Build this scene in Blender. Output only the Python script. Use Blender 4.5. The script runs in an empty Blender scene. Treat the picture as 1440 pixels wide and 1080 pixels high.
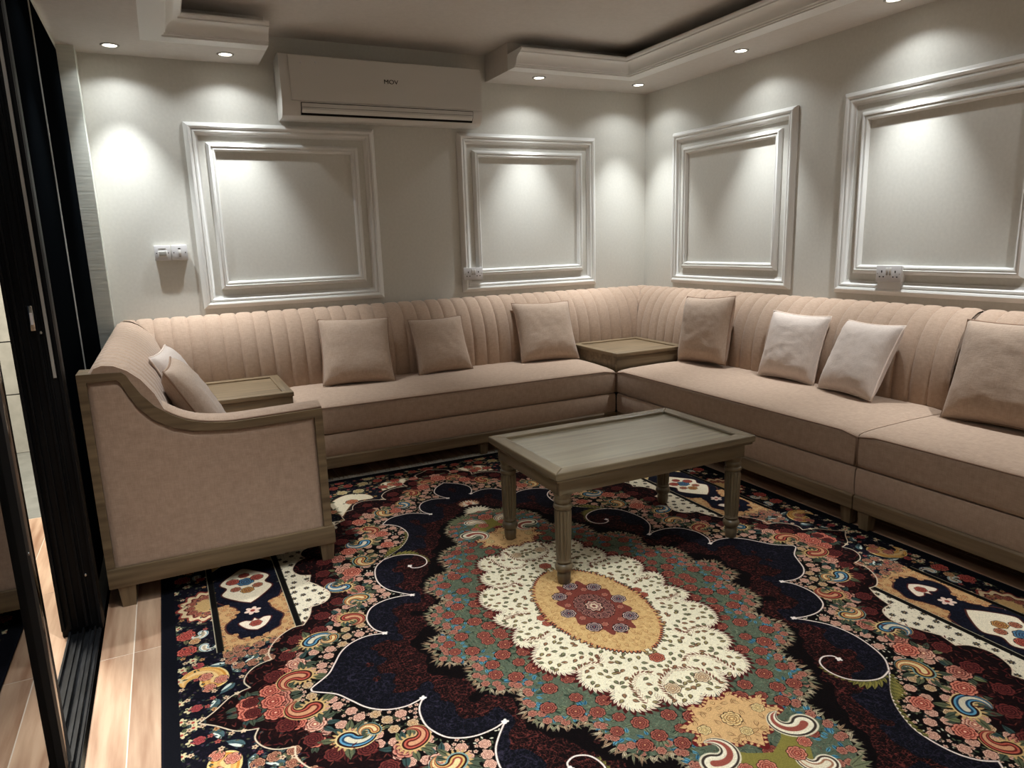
import bpy, bmesh, math, random
import numpy as np
from mathutils import Vector, Matrix, noise

random.seed(7)
PI = math.pi
SC = bpy.context.scene
COL = SC.collection

# ------------------------------------------------------------------ camera
cam_data = bpy.data.cameras.new('camera')
cam = bpy.data.objects.new('camera', cam_data)
COL.objects.link(cam)
cam_data.sensor_fit = 'HORIZONTAL'
cam_data.sensor_width = 36.0
cam_data.lens = 36.0 * 984.39 / 1440.0
cam_data.clip_start = 0.02
_r = Vector((0.896258, -0.442459, -0.030845))
_u = Vector((0.116176, 0.167076, 0.979075))
_f = Vector((0.428047, 0.881088, -0.201147))
cm = Matrix((( _r.x, _u.x, -_f.x, -3.48863), (_r.y, _u.y, -_f.y, -4.66582), (_r.z, _u.z, -_f.z, 1.29713), (0, 0, 0, 1)))
cam.matrix_world = cm
SC.camera = cam

# ------------------------------------------------------------------ world, exposure
W = bpy.data.worlds.new('night')
SC.world = W
W.use_nodes = True
W.node_tree.nodes['Background'].inputs[0].default_value = (0.02, 0.028, 0.04, 1)
W.node_tree.nodes['Background'].inputs[1].default_value = 0.35
SC.view_settings.view_transform = 'Standard'
SC.view_settings.look = 'None'
SC.view_settings.gamma = 1.0
SC.view_settings.use_curve_mapping = False
SC.view_settings.exposure = 0.3
SPOT_W = 76.0        # narrow beam of each downlight
MID_W = 3.5         # soft shoulder round the beam
CENTRE_FILL_W = 115.0     # unseen downlights added in the raised ceiling to brighten rug and arm
WIDE_W = 4.0         # wide spill of each downlight
LIGHT_COL = (0.94, 0.985, 1.0)


# ------------------------------------------------------------------ materials
def srgb(r, g, b):
    f = lambda c: ((c / 255 + 0.055) / 1.055) ** 2.4 if c > 10 else c / 255 / 12.92
    return (f(r), f(g), f(b), 1)


def new_mat(name, col, rough=0.5, metal=0.0, spec=0.5):
    m = bpy.data.materials.new(name)
    m.use_nodes = True
    b = m.node_tree.nodes['Principled BSDF']
    b.inputs['Base Color'].default_value = col
    b.inputs['Roughness'].default_value = rough
    b.inputs['Metallic'].default_value = metal
    b.inputs['Specular IOR Level'].default_value = spec
    return m


def nd(m, typ, **kw):
    n = m.node_tree.nodes.new(typ)
    for k, v in kw.items():
        if k in n.inputs:
            n.inputs[k].default_value = v
        else:
            setattr(n, k, v)
    return n


def ln(m, a, b):
    m.node_tree.links.new(a, b)


def noise_col(m, c1, c2, scale=(1, 1, 1), nscale=5.0, detail=4.0, lo=0.35, hi=0.65, bump=0.0, bdist=0.002, rnd=0.0):
    """colour that wavers between two tones, with optional relief"""
    b = m.node_tree.nodes['Principled BSDF']
    tc = nd(m, 'ShaderNodeTexCoord')
    mp = nd(m, 'ShaderNodeMapping')
    mp.inputs['Scale'].default_value = scale
    ln(m, tc.outputs['Object'], mp.inputs['Vector'])
    src = mp.outputs['Vector']
    if rnd:
        oi = nd(m, 'ShaderNodeObjectInfo')
        mu = nd(m, 'ShaderNodeMath', operation='MULTIPLY')
        mu.inputs[1].default_value = 37.0
        ln(m, oi.outputs['Random'], mu.inputs[0])
        va = nd(m, 'ShaderNodeVectorMath', operation='ADD')
        ln(m, src, va.inputs[0])
        ln(m, mu.outputs[0], va.inputs[1])
        src = va.outputs[0]
    n = nd(m, 'ShaderNodeTexNoise', Scale=nscale, Detail=detail)
    ln(m, src, n.inputs['Vector'])
    r = nd(m, 'ShaderNodeValToRGB')
    r.color_ramp.elements[0].position = lo
    r.color_ramp.elements[0].color = c1
    r.color_ramp.elements[1].position = hi
    r.color_ramp.elements[1].color = c2
    ln(m, n.outputs['Fac'], r.inputs['Fac'])
    out = r.outputs['Color']
    if rnd:
        hs = nd(m, 'ShaderNodeHueSaturation')
        mr = nd(m, 'ShaderNodeMapRange')
        mr.inputs['To Min'].default_value = 1 - rnd
        mr.inputs['To Max'].default_value = 1 + rnd
        ln(m, oi.outputs['Random'], mr.inputs['Value'])
        ln(m, mr.outputs[0], hs.inputs['Value'])
        ln(m, out, hs.inputs['Color'])
        out = hs.outputs['Color']
    ln(m, out, b.inputs['Base Color'])
    if bump:
        bp = nd(m, 'ShaderNodeBump', Strength=bump, Distance=bdist)
        ln(m, n.outputs['Fac'], bp.inputs['Height'])
        ln(m, bp.outputs['Normal'], b.inputs['Normal'])
    return m


def fabric(name, c1, c2, weave=420.0):
    m = new_mat(name, c1, 0.92, 0, 0.15)
    b = m.node_tree.nodes['Principled BSDF']
    b.inputs['Sheen Weight'].default_value = 0.18
    b.inputs['Sheen Roughness'].default_value = 0.5
    tc = nd(m, 'ShaderNodeTexCoord')
    hs = []
    for sc in ((weave, 40, 40), (40, weave, 40), (40, 40, weave)):
        mp = nd(m, 'ShaderNodeMapping')
        mp.inputs['Scale'].default_value = sc
        ln(m, tc.outputs['Object'], mp.inputs['Vector'])
        n = nd(m, 'ShaderNodeTexNoise', Scale=1.0, Detail=1.5)
        ln(m, mp.outputs[0], n.inputs['Vector'])
        hs.append(n)
    a1 = nd(m, 'ShaderNodeMath', operation='ADD')
    a2 = nd(m, 'ShaderNodeMath', operation='ADD')
    ln(m, hs[0].outputs['Fac'], a1.inputs[0]); ln(m, hs[1].outputs['Fac'], a1.inputs[1])
    ln(m, a1.outputs[0], a2.inputs[0]); ln(m, hs[2].outputs['Fac'], a2.inputs[1])
    r = nd(m, 'ShaderNodeMapRange')
    r.inputs['From Min'].default_value = 1.05
    r.inputs['From Max'].default_value = 1.95
    ln(m, a2.outputs[0], r.inputs['Value'])
    mx = nd(m, 'ShaderNodeMix', data_type='RGBA')
    mx.inputs[6].default_value = c1
    mx.inputs[7].default_value = c2
    ln(m, r.outputs[0], mx.inputs[0])
    ln(m, mx.outputs[2], b.inputs['Base Color'])
    bp = nd(m, 'ShaderNodeBump', Strength=0.25, Distance=0.0015)
    ln(m, a2.outputs[0], bp.inputs['Height'])
    ln(m, bp.outputs['Normal'], b.inputs['Normal'])
    return m


def wood(name, c1, c2, axis, rough=0.5, spec=0.4, rnd=0.0, stretch=2.0, fine=40.0):
    sc = [fine, fine, fine]
    sc[axis] = stretch
    m = new_mat(name, c1, rough, 0, spec)
    return noise_col(m, c1, c2, tuple(sc), 1.0, 5.0, 0.32, 0.68, 0.15, 0.0008, rnd)


M = {}
M['wall'] = noise_col(new_mat('wall_paint', srgb(208, 206, 198), 0.62, 0, 0.35), srgb(205, 203, 195), srgb(211, 209, 201), (1, 1, 1), 60, 3, 0.3, 0.7, 0.05, 0.001)
M['moulding'] = new_mat('moulding_paint', srgb(226, 225, 221), 0.36, 0, 0.5)
M['ceiling'] = noise_col(new_mat('ceiling_paint', srgb(204, 198, 191), 0.75, 0, 0.3), srgb(201, 195, 188), srgb(207, 201, 194), (1, 1, 1), 40, 3, 0.3, 0.7, 0.04, 0.001)
M['reveal'] = noise_col(new_mat('reveal_plaster', srgb(206, 208, 198), 0.55), srgb(196, 199, 190), srgb(212, 213, 203), (8, 8, 70), 1.0, 4, 0.3, 0.7, 0.35, 0.002)
M['fabric'] = fabric('linen_fabric', srgb(166, 142, 123), srgb(186, 161, 141))
M['fabric_pillow'] = fabric('pillow_fabric', srgb(167, 145, 127), srgb(186, 164, 146))
M['fabric_pale'] = fabric('pale_pillow_fabric', srgb(198, 183, 173), srgb(213, 199, 189))
M['piping'] = new_mat('piping_fabric', srgb(152, 126, 108), 0.9, 0, 0.1)
M['pale_piping'] = new_mat('pale_piping_fabric', srgb(222, 205, 192), 0.9, 0, 0.1)
M['wood_x'] = wood('grey_oak_x', srgb(94, 78, 57), srgb(132, 112, 85), 0)
M['wood_y'] = wood('grey_oak_y', srgb(94, 78, 57), srgb(132, 112, 85), 1)
M['wood_z'] = wood('grey_oak_z', srgb(94, 78, 57), srgb(132, 112, 85), 2)
M['table_x'] = wood('table_oak_x', srgb(98, 85, 65), srgb(124, 110, 86), 0, 0.24, 0.7)
M['table_top'] = wood('table_top_oak', srgb(120, 111, 92), srgb(146, 137, 115), 0, 0.24, 0.9)
M['table_y'] = wood('table_oak_y', srgb(97, 84, 64), srgb(124, 110, 86), 1, 0.34, 0.5)
M['table_z'] = wood('table_oak_z', srgb(90, 77, 57), srgb(117, 103, 79), 2, 0.38, 0.5)
M['plank'] = wood('floor_plank', srgb(164, 122, 94), srgb(218, 184, 154), 1, 0.4, 0.4, 0.10, 2.2, 26.0)
M['grout'] = new_mat('floor_grout', srgb(236, 222, 204), 0.85)
M['concrete'] = noise_col(new_mat('concrete_panel', srgb(176, 172, 160), 0.8), srgb(166, 162, 150), srgb(186, 182, 170), (1, 1, 1), 14, 5, 0.3, 0.7, 0.1, 0.002)
M['concrete_floor'] = noise_col(new_mat('concrete_floor', srgb(130, 130, 122), 0.7), srgb(122, 122, 115), srgb(140, 139, 131), (1, 1, 1), 9, 5)
M['black'] = noise_col(new_mat('black_aluminium', srgb(14, 15, 17), 0.5, 0, 0.1), srgb(9, 10, 12), srgb(20, 21, 23), (30, 30, 3), 1.0, 4)
M['black_track'] = noise_col(new_mat('black_track_dusty', srgb(20, 21, 24), 0.4, 0.2, 0.4), srgb(16, 17, 19), srgb(46, 47, 50), (60, 12, 60), 1.0, 6, 0.45, 0.8)
M['black_gloss'] = new_mat('black_gloss_panel', srgb(7, 9, 11), 0.35, 0, 0.0)
M['stile'] = new_mat('polished_dark_stile', srgb(120, 116, 112), 0.1, 1.0, 0.5)
M['gasket'] = new_mat('rubber_gasket', srgb(12, 12, 13), 0.6, 0, 0.3)
M['pale_grey'] = new_mat('grey_parts_and_reflection', srgb(168, 166, 160), 0.5, 0.3, 0.4)
M['chrome'] = new_mat('chrome', srgb(205, 203, 198), 0.18, 1.0)
M['plastic'] = new_mat('white_plastic', srgb(222, 220, 216), 0.35, 0, 0.5)
M['plastic_grey'] = new_mat('plate_plastic', srgb(206, 204, 204), 0.4, 0, 0.5)
M['ac'] = new_mat('air_conditioner_plastic', srgb(206, 203, 197), 0.32, 0, 0.5)
M['dark'] = new_mat('dark_gap', srgb(24, 22, 20), 0.8, 0, 0.1)
M['fringe'] = noise_col(new_mat('cotton_fringe', srgb(226, 220, 208), 0.9), srgb(206, 198, 186), srgb(236, 231, 221), (80, 80, 80), 1.0, 2)
M['rug_back'] = new_mat('rug_edge', srgb(17, 18, 26), 0.95, 0, 0.1)
M['underframe'] = new_mat('sofa_underside', srgb(30, 26, 22), 0.9, 0, 0.1)
lamp = bpy.data.materials.new('lamp_glow')
lamp.use_nodes = True
_nt = lamp.node_tree
_nt.nodes.remove(_nt.nodes['Principled BSDF'])
_e = _nt.nodes.new('ShaderNodeEmission')
_e.inputs[0].default_value = (1, 0.93, 0.8, 1)
_e.inputs[1].default_value = 9.0
_nt.links.new(_e.outputs[0], _nt.nodes['Material Output'].inputs[0])
M['lamp'] = lamp
# door glass: clear pane, mirror-like at grazing angles
glass = bpy.data.materials.new('door_glass')
glass.use_nodes = True
_nt = glass.node_tree
_nt.nodes.remove(_nt.nodes['Principled BSDF'])
_t = _nt.nodes.new('ShaderNodeBsdfTransparent')
_t.inputs[0].default_value = (0.42, 0.45, 0.45, 1)
_g = _nt.nodes.new('ShaderNodeBsdfGlossy')
_g.inputs['Roughness'].default_value = 0.01
_g.inputs['Color'].default_value = (0.95, 0.95, 0.95, 1)
_fr = _nt.nodes.new('ShaderNodeFresnel')
_fr.inputs['IOR'].default_value = 1.9
_mx = _nt.nodes.new('ShaderNodeMixShader')
_nt.links.new(_fr.outputs[0], _mx.inputs[0])
_nt.links.new(_t.outputs[0], _mx.inputs[1])
_nt.links.new(_g.outputs[0], _mx.inputs[2])
_nt.links.new(_mx.outputs[0], _nt.nodes['Material Output'].inputs[0])
M['glass'] = glass


# ------------------------------------------------------------------ object helpers
def wloc(o):
    p = Vector((0, 0, 0))
    while o is not None:
        p += o.location
        o = o.parent
    return p


def tag(o, label=None, cat=None, group=None, kind=None):
    if label: o['label'] = label
    if cat: o['category'] = cat
    if group: o['group'] = group
    if kind: o['kind'] = kind
    return o


def empty(name, loc=(0, 0, 0), parent=None):
    o = bpy.data.objects.new(name, None)
    o.empty_display_size = 0.1
    COL.objects.link(o)
    o.location = loc
    if parent is not None:
        o.parent = parent
        o.location = Vector(loc) - wloc(parent)
    return o


def mk(name, verts, faces, mat, parent=None, smooth=False, origin=None, local=False):
    """one mesh object; verts in world coordinates unless local"""
    me = bpy.data.meshes.new(name)
    o = bpy.data.objects.new(name, me)
    COL.objects.link(o)
    if local:
        off = Vector((0, 0, 0))
        if origin is not None: o.location = origin
    else:
        base = wloc(parent) if parent is not None else Vector((0, 0, 0))
        og = Vector(origin) if origin is not None else (base if parent is not None else Vector((0, 0, 0)))
        o.location = og - base
        off = og
    me.from_pydata([tuple(Vector(v) - off) for v in verts], [], faces)
    me.update()
    if parent is not None: o.parent = parent
    bm = bmesh.new(); bm.from_mesh(me)
    bmesh.ops.recalc_face_normals(bm, faces=bm.faces)
    bm.to_mesh(me); bm.free()
    if mat is not None: me.materials.append(mat)
    if smooth:
        me.polygons.foreach_set('use_smooth', [True] * len(me.polygons))
        if smooth is not True:
            try:
                me.set_sharp_from_angle(angle=math.radians(smooth))
            except Exception:
                pass
    return o


class MB:
    """collects primitive pieces for one mesh"""
    def __init__(s): s.v, s.f = [], []

    def add(s, v, f):
        n = len(s.v)
        s.v += [tuple(x) for x in v]
        s.f += [tuple(i + n for i in q) for q in f]
        return s

    def box(s, a, b, bev=0.0):
        x0, y0, z0 = (min(a[i], b[i]) for i in range(3))
        x1, y1, z1 = (max(a[i], b[i]) for i in range(3))
        if bev <= 0:
            return s.add([(x0, y0, z0), (x1, y0, z0), (x1, y1, z0), (x0, y1, z0), (x0, y0, z1), (x1, y0, z1), (x1, y1, z1), (x0, y1, z1)],
                         [(0, 3, 2, 1), (4, 5, 6, 7), (0, 1, 5, 4), (1, 2, 6, 5), (2, 3, 7, 6), (3, 0, 4, 7)])
        bm = bmesh.new()
        bmesh.ops.create_cube(bm, size=1)
        for v in bm.verts:
            v.co = Vector(((x0 + x1) / 2 + v.co.x * (x1 - x0), (y0 + y1) / 2 + v.co.y * (y1 - y0), (z0 + z1) / 2 + v.co.z * (z1 - z0)))
        bmesh.ops.bevel(bm, geom=bm.edges[:], offset=bev, segments=2, profile=0.5, affect='EDGES')
        bm.verts.index_update()
        s.add([v.co[:] for v in bm.verts], [[v.index for v in f.verts] for f in bm.faces])
        bm.free()
        return s

    def tube(s, pts, r, n=6, closed=False):
        pts = [Vector(p) for p in pts]
        rings = []
        k = len(pts)
        up = None
        for i, p in enumerate(pts):
            if closed:
                t = pts[(i + 1) % k] - pts[i - 1]
            else:
                t = pts[min(i + 1, k - 1)] - pts[max(i - 1, 0)]
            t.normalize()
            if up is None:
                up = Vector((0, 0, 1)) if abs(t.z) < 0.9 else Vector((1, 0, 0))
            a = t.cross(up)
            if a.length < 1e-4: a = t.cross(Vector((0.3, 1, 0.2)))
            a.normalize()
            b = a.cross(t); b.normalize()
            up = b
            rings.append([p + a * (r * math.cos(2 * PI * j / n)) + b * (r * math.sin(2 * PI * j / n)) for j in range(n)])
        v = [q for ring in rings for q in ring]
        f = []
        m = k if closed else k - 1
        for i in range(m):
            for j in range(n):
                i2 = (i + 1) % k
                f.append((i * n + j, i * n + (j + 1) % n, i2 * n + (j + 1) % n, i2 * n + j))
        if not closed:
            f.append(tuple(range(n))[::-1]); f.append(tuple((k - 1) * n + j for j in range(n)))
        return s.add(v, f)

    def lathe(s, c, prof, n=24, flute=None, axis='z'):
        """prof = [(r, h)]; flute = (count, depth, h0, h1)"""
        v = []
        for r, h in prof:
            for j in range(n):
                a = 2 * PI * j / n
                rr = r
                if flute and flute[2] <= h <= flute[3]:
                    rr = r - flute[1] * (0.5 + 0.5 * math.cos(flute[0] * a)) ** 2
                p = (rr * math.cos(a), rr * math.sin(a), h)
                if axis == 'y': p = (p[0], -h, p[1])
                elif axis == 'x': p = (-h, p[0], p[1])
                v.append((c[0] + p[0], c[1] + p[1], c[2] + p[2]))
        f = []
        k = len(prof)
        for i in range(k - 1):
            for j in range(n):
                f.append((i * n + j, i * n + (j + 1) % n, (i + 1) * n + (j + 1) % n, (i + 1) * n + j))
        f.append(tuple(range(n))[::-1]); f.append(tuple((k - 1) * n + j for j in range(n)))
        return s.add(v, f)

    def build(s, name, mat, parent=None, smooth=False, origin=None, local=False):
        return mk(name, s.v, s.f, mat, parent, smooth, origin, local)


def bx(name, a, b, mat, parent=None, bev=0.0, origin=None):
    return MB().box(a, b, bev).build(name, mat, parent, smooth=(35 if bev else False), origin=origin)


def sweep(name, prof, s0, s1, fmap, mat, parent=None, smooth=40, n=1, closed=True):
    """extrude a closed profile [(d, z)] from s0 to s1; fmap(s, d, z) -> world"""
    k = len(prof)
    v, f = [], []
    for i in range(n + 1):
        s = s0 + (s1 - s0) * i / n
        v += [fmap(s, d, z) for d, z in prof]
    for i in range(n):
        for j in range(k):
            j2 = (j + 1) % k
            f.append((i * k + j, i * k + j2, (i + 1) * k + j2, (i + 1) * k + j))
    f.append(tuple(range(k))[::-1]); f.append(tuple(n * k + j for j in range(k)))
    return mk(name, v, f, mat, parent, smooth)


def prism(name, poly, fmap, t0, t1, mat, parent=None, smooth=False):
    """polygon [(p, q)] extruded between t0 and t1"""
    k = len(poly)
    v = [fmap(p, q, t0) for p, q in poly] + [fmap(p, q, t1) for p, q in poly]
    f = [tuple(range(k))[::-1], tuple(k + i for i in range(k))]
    f += [(i, (i + 1) % k, k + (i + 1) % k, k + i) for i in range(k)]
    return mk(name, v, f, mat, parent, smooth)


def band(name, outer, inner, fmap, t0, t1, mat, parent=None, smooth=False):
    """strip between two open polylines of equal length, extruded t0..t1"""
    k = len(outer)
    v = []
    for t in (t0, t1):
        v += [fmap(p, q, t) for p, q in outer] + [fmap(p, q, t) for p, q in inner]
    f = []
    for i in range(k - 1):
        f.append((i, i + 1, k + i + 1, k + i))
        f.append((2 * k + i, 3 * k + i, 3 * k + i + 1, 2 * k + i + 1))
        f.append((i, 2 * k + i, 2 * k + i + 1, i + 1))
        f.append((k + i, k + i + 1, 3 * k + i + 1, 3 * k + i))
    f.append((0, k, 3 * k, 2 * k)); f.append((k - 1, 3 * k - 1, 4 * k - 1, 2 * k - 1))
    return mk(name, v, f, mat, parent, smooth)


def resample(pl, n):
    L = [0]
    for a, b in zip(pl, pl[1:]): L.append(L[-1] + math.dist(a, b))
    out, j = [], 0
    for i in range(n):
        t = L[-1] * i / (n - 1)
        while j < len(pl) - 2 and L[j + 1] < t: j += 1
        u = (t - L[j]) / max(1e-9, L[j + 1] - L[j])
        out.append(tuple(pl[j][k] + (pl[j + 1][k] - pl[j][k]) * u for k in range(len(pl[0]))))
    return out


def catmull(pts, n=6):
    out = []
    P = [pts[0]] + list(pts) + [pts[-1]]
    for i in range(1, len(P) - 2):
        p0, p1, p2, p3 = P[i - 1], P[i], P[i + 1], P[i + 2]
        for j in range(n):
            t = j / n
            out.append(tuple(0.5 * (2 * p1[k] + (p2[k] - p0[k]) * t + (2 * p0[k] - 5 * p1[k] + 4 * p2[k] - p3[k]) * t * t + (3 * p1[k] - p0[k] - 3 * p2[k] + p3[k]) * t ** 3) for k in range(len(p1))))
    out.append(tuple(pts[-1]))
    return out


#------------------------------------------------------------------ room shell
ZS = 2.364      # soffit underside
ZC = 2.534      # upper ceiling
YF = -6.2       # front wall behind the camera
def struct(o, label=None):
    o['kind'] = 'structure'
    if label: o['label'] = label
    return o


def bxs(name, a, b, mat, label=None):
    return struct(bx(name, a, b, mat), label)


bxs('wall_back', (-3.95, 0, -0.02), (0.15, 0.15, 2.7), M['wall'], 'off-white back wall with two moulded panels and the air conditioner')
bxs('wall_right', (0, YF, -0.02), (0.15, 0, 2.7), M['wall'], 'off-white right wall with two moulded panels')
bxs('wall_front', (-5.6, YF - 0.15, -0.02), (0.15, YF, 2.7), M['wall'], 'off-white wall behind the viewer')
# stub of the left wall between back wall and door, with its plaster reveal
st = bxs('wall_left', (-3.95, -0.14, 0), (-3.772, 0, ZC), M['reveal'], 'narrow plastered wall end beside the black door frame')
bxs('wall_left_front', (-3.95, YF, 0), (-3.80, -4.75, ZC), M['wall'], 'left wall beyond the sliding door')
bxs('ceiling', (-3.95, YF, ZC), (0.15, 0.15, ZC + 0.15), M['ceiling'], 'warm white upper ceiling inside the tray')

# floor: slab of grout with wood-look planks laid on it
fl = struct(bx('floor', (-6.2, YF, -0.06), (0.15, 0.9, -0.0008), M['grout']), 'warm wood-look plank tile floor')
PW, PL = 0.197, 1.2
pm = {}


def plank_mesh(w, l):
    key = (round(w, 3), round(l, 3))
    if key not in pm:
        o = MB().box((-w / 2, -l / 2, -0.006), (w / 2, l / 2, 0.0), 0).build('plank', M['plank'], fl, origin=(0, 0, 0), local=True)
        pm[key] = o
        return o, True
    return pm[key], False


def lay(x, y, w, l):
    o, first = plank_mesh(w, l)
    if not first:
        o = o.copy(); COL.objects.link(o)
    o.location = (x, y, 0)
    return o


xs = -3.722 - PW * 0      # a joint runs along x = -3.722
col_x = []
x = -3.722
while x < 0.0:
    x1 = min(x + 0.2, 0.0)
    col_x.append((x, x1)); x = x1
col_x.insert(0, (-3.822, -3.722))
for ci, (xa, xb) in enumerate(col_x):
    off = 0.0 if ci < 2 else (ci * 0.47) % 1.2
    y = -2.222 + off
    ys = []
    while y > YF: y -= 1.2
    while y < 0.0:
        a, b = max(y, YF), min(y + 1.2, 0.0)
        if b - a > 0.02: lay((xa + xb) / 2, (a + b) / 2, xb - xa - 0.0036, b - a - 0.0036)
        y += 1.2
# outside walkway: planks to y = -0.61, grey floor beyond
x = -3.93
k = 0
while x > -5.6:
    xa, xb = x - 0.2, x
    y = -0.61 if k % 2 == 0 else -0.61
    first = True
    while y > -5.2:
        ll = (0.98 if k % 2 == 0 else 1.2) if first else 1.2
        lay((xa + xb) / 2, y - ll / 2, 0.197, ll - 0.003)
        y -= ll; first = False
    x -= 0.2; k += 1
bxs('trim_outside_floor', (-6.2, -0.605, -0.003), (-3.955, 0.86, 0.001), M['concrete_floor'], 'grey screed floor outside the sliding door')
ow = struct(bx('wall_outside', (-6.2, 0.88, -0.01), (-3.955, 1.0, 3.2), M['dark']), 'pale concrete panel wall seen through the door')
z = 0.0
for hz in (0.4, 0.35, 0.45, 0.45, 0.45, 0.45, 0.45):
    for xa in (-6.2, -5.45, -4.70):
        bx('panel', (xa + 0.003, 0.85, z + 0.004), (min(xa + 0.75, -3.955) - 0.003, 0.885, z + hz - 0.004), M['concrete'], ow)
    z += hz
# outer side wall of the room along the walkway return
bxs('wall_outside_return', (-3.95, 0.15, 0), (-3.80, 0.88, 3.2), M['concrete'], 'outside face of the house wall')

# ---------------- soffits (lower ceilings) with crown mouldings
def soffit(name, a, b, label):
    return bxs(name, (a[0], a[1], ZS), (b[0], b[1], ZC + 0.01), M['ceiling'], label)


XL, XR, YB, YFI = -3.358, -0.475, -0.455, -5.55   # inner edges of the tray
CR = 0.105
SLOT = 0.10      # set-back of the solid core behind the moulding edge
soffit('ceiling_soffit_left', (-3.95, YF), (XL - SLOT, 0.0), 'lower ceiling band along the sliding door with downlights')
soffit('ceiling_soffit_back_left', (XL - SLOT, YB + SLOT), (-2.838, 0.0), 'short lower ceiling band left of the air conditioner')
soffit('ceiling_soffit_back_right', (-1.354, YB + SLOT), (0, 0), 'lower ceiling band right of the air conditioner')
soffit('ceiling_soffit_right', (XR + SLOT, YF), (0, YB + SLOT), 'lower ceiling band along the right wall with downlights')
soffit('ceiling_soffit_front', (XL - SLOT, YF), (XR + SLOT, YFI - SLOT), 'lower ceiling band behind the viewer')
# crown profile: (offset into the tray, z); runs on the tray edge
CP = [(-SLOT, ZS), (0.0, ZS), (0.0, ZS + 0.008), (0.012, ZS + 0.008), (0.012, ZS + 0.016), (0.02, ZS + 0.02), (0.022, ZS + 0.032), (0.03, ZS + 0.047), (0.045, ZS + 0.06),
      (0.066, ZS + 0.069), (0.08, ZS + 0.072), (0.08, ZS + 0.079), (0.092, ZS + 0.083), (0.098, ZS + 0.09), (0.098, ZS + 0.098), (-SLOT, ZS + 0.098)]


def crown(name, path, label):
    """path: open list of (x, y, nx, ny) with nx, ny the direction into the tray (already mitred)"""
    k = len(CP)
    v, f = [], []
    for (x, y, nx, ny) in path:
        v += [(x + nx * o, y + ny * o, z) for o, z in CP]
    for i in range(len(path) - 1):
        for j in range(k):
            j2 = (j + 1) % k
            f.append((i * k + j, i * k + j2, (i + 1) * k + j2, (i + 1) * k + j))
    f.append(tuple(range(k))[::-1]); f.append(tuple((len(path) - 1) * k + j for j in range(k)))
    o = mk(name, v, f, M['moulding'], None, 30)
    return struct(o, label)


crown('trim_1', [(-2.838, YB, 0, -1), (XL, YB, 1, -1), (XL, YFI, 1, 1), (XR, YFI, -1, 1), (XR, YB, -1, -1), (-1.354, YB, 0, -1)],
      'crown moulding around the ceiling tray, broken at the air conditioner')
# door head
bxs('trim_2', (-3.95, -4.75, 2.335), (-3.852, -0.14, ZS), M['reveal'], 'plain plaster strip above the black door frame')

# ---------------- wall panel mouldings
PROF_OUT = [(0.0, 0.0), (0.0, 0.012), (0.006, 0.02), (0.014, 0.03), (0.024, 0.034), (0.034, 0.030), (0.037, 0.022), (0.041, 0.022), (0.044, 0.026), (0.052, 0.025), (0.056, 0.018), (0.066, 0.008), (0.072, 0.006), (0.072, 0.0)]
PROF_IN = [(0.0, 0.0), (0.0, 0.008), (0.006, 0.016), (0.014, 0.026), (0.022, 0.028), (0.026, 0.020), (0.030, 0.020), (0.034, 0.024), (0.040, 0.022), (0.046, 0.010), (0.048, 0.0)]


def rect_sweep(name, a0, a1, z0, z1, prof, fm, parent, inset=0.0):
    a0 += inset; a1 -= inset; z0 += inset; z1 -= inset
    k = len(prof)
    v, f = [], []
    for (a, z, sa, sz) in ((a0, z0, 1, 1), (a1, z0, -1, 1), (a1, z1, -1, -1), (a0, z1, 1, -1)):
        v += [fm(a + sa * o, z + sz * o, h) for o, h in prof]
    for i in range(4):
        for j in range(k - 1):
            i2 = (i + 1) % 4
            f.append((i * k + j, i * k + j + 1, i2 * k + j + 1, i2 * k + j))
    return mk(name, v, f, M['moulding'], parent, 30)


ZB, ZT = 0.944, 2.0266
back_map = lambda a, z, h: (a, -h, z)
right_map = lambda a, z, h: (-h, a, z)
for i, (a0, a1, fm, nm) in enumerate(((-3.290, -2.166, back_map, 'left panel moulding on the back wall under the air conditioner'),
                                      (-1.590, -0.474, back_map, 'right panel moulding on the back wall'),
                                      (-1.494, -0.354, right_map, 'panel moulding on the right wall nearest the corner'),
                                      (-2.935, -1.822, right_map, 'panel moulding on the right wall above the double socket'))):
    org = fm((a0 + a1) / 2, ZB, 0)
    e = struct(empty('trim_%d' % (i + 3), org), 'white double ' + nm)
    rect_sweep('outer_moulding', a0, a1, ZB, ZT, PROF_OUT, fm, e)
    rect_sweep('inner_moulding', a0, a1, ZB, ZT, PROF_IN, fm, e, 0.112)

# ------------------------------------------------------------------ sliding door on the left
d1 = struct(empty('door_1', (-3.88, -2.0, 0)), 'fixed black aluminium part of the sliding door with lock post and track')
# lock post with grooved face towards the opening
post = MB()
post.box((-3.945, -2.0, 0.0), (-3.822, -1.93, 2.335), 0.004)
post.build('lock_post', M['black'], d1, 35)
for xa, xb, d in ((-3.944, -3.934, 0.012), (-3.921, -3.914, 0.008), (-3.898, -3.893, 0.006), (-3.872, -3.864, 0.012), (-3.856, -3.851, 0.006), (-3.832, -3.823, 0.010)):
    bx('post_rib', (xa, -2.0 - d, 0.03), (xb, -1.99, 2.33), M['black'], d1)
bx('reflection_strip', (-3.8475, -2.004, 0.905), (-3.8385, -1.995, 2.33), M['pale_grey'], d1)  # pale strip paints in the back wall's reflection, ending at sofa height
# latch keep and screws
lk = bx('latch_keep', (-3.886, -2.012, 1.062), (-3.871, -1.998, 1.142), M['chrome'], d1, 0.003)
bx('slot', (-3.882, -2.0135, 1.082), (-3.875, -2.0105, 1.12), M['plastic_grey'], lk)
for (x, z) in ((-3.861, 1.054), (-3.850, 0.214)):
    MB().lathe((x, -2.001, z), [(0.0055, -0.002), (0.0055, 0.003), (0.004, 0.0045), (0.0015, 0.0045)], 12, axis='y').build('screw', M['chrome'], d1, 40)
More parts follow.
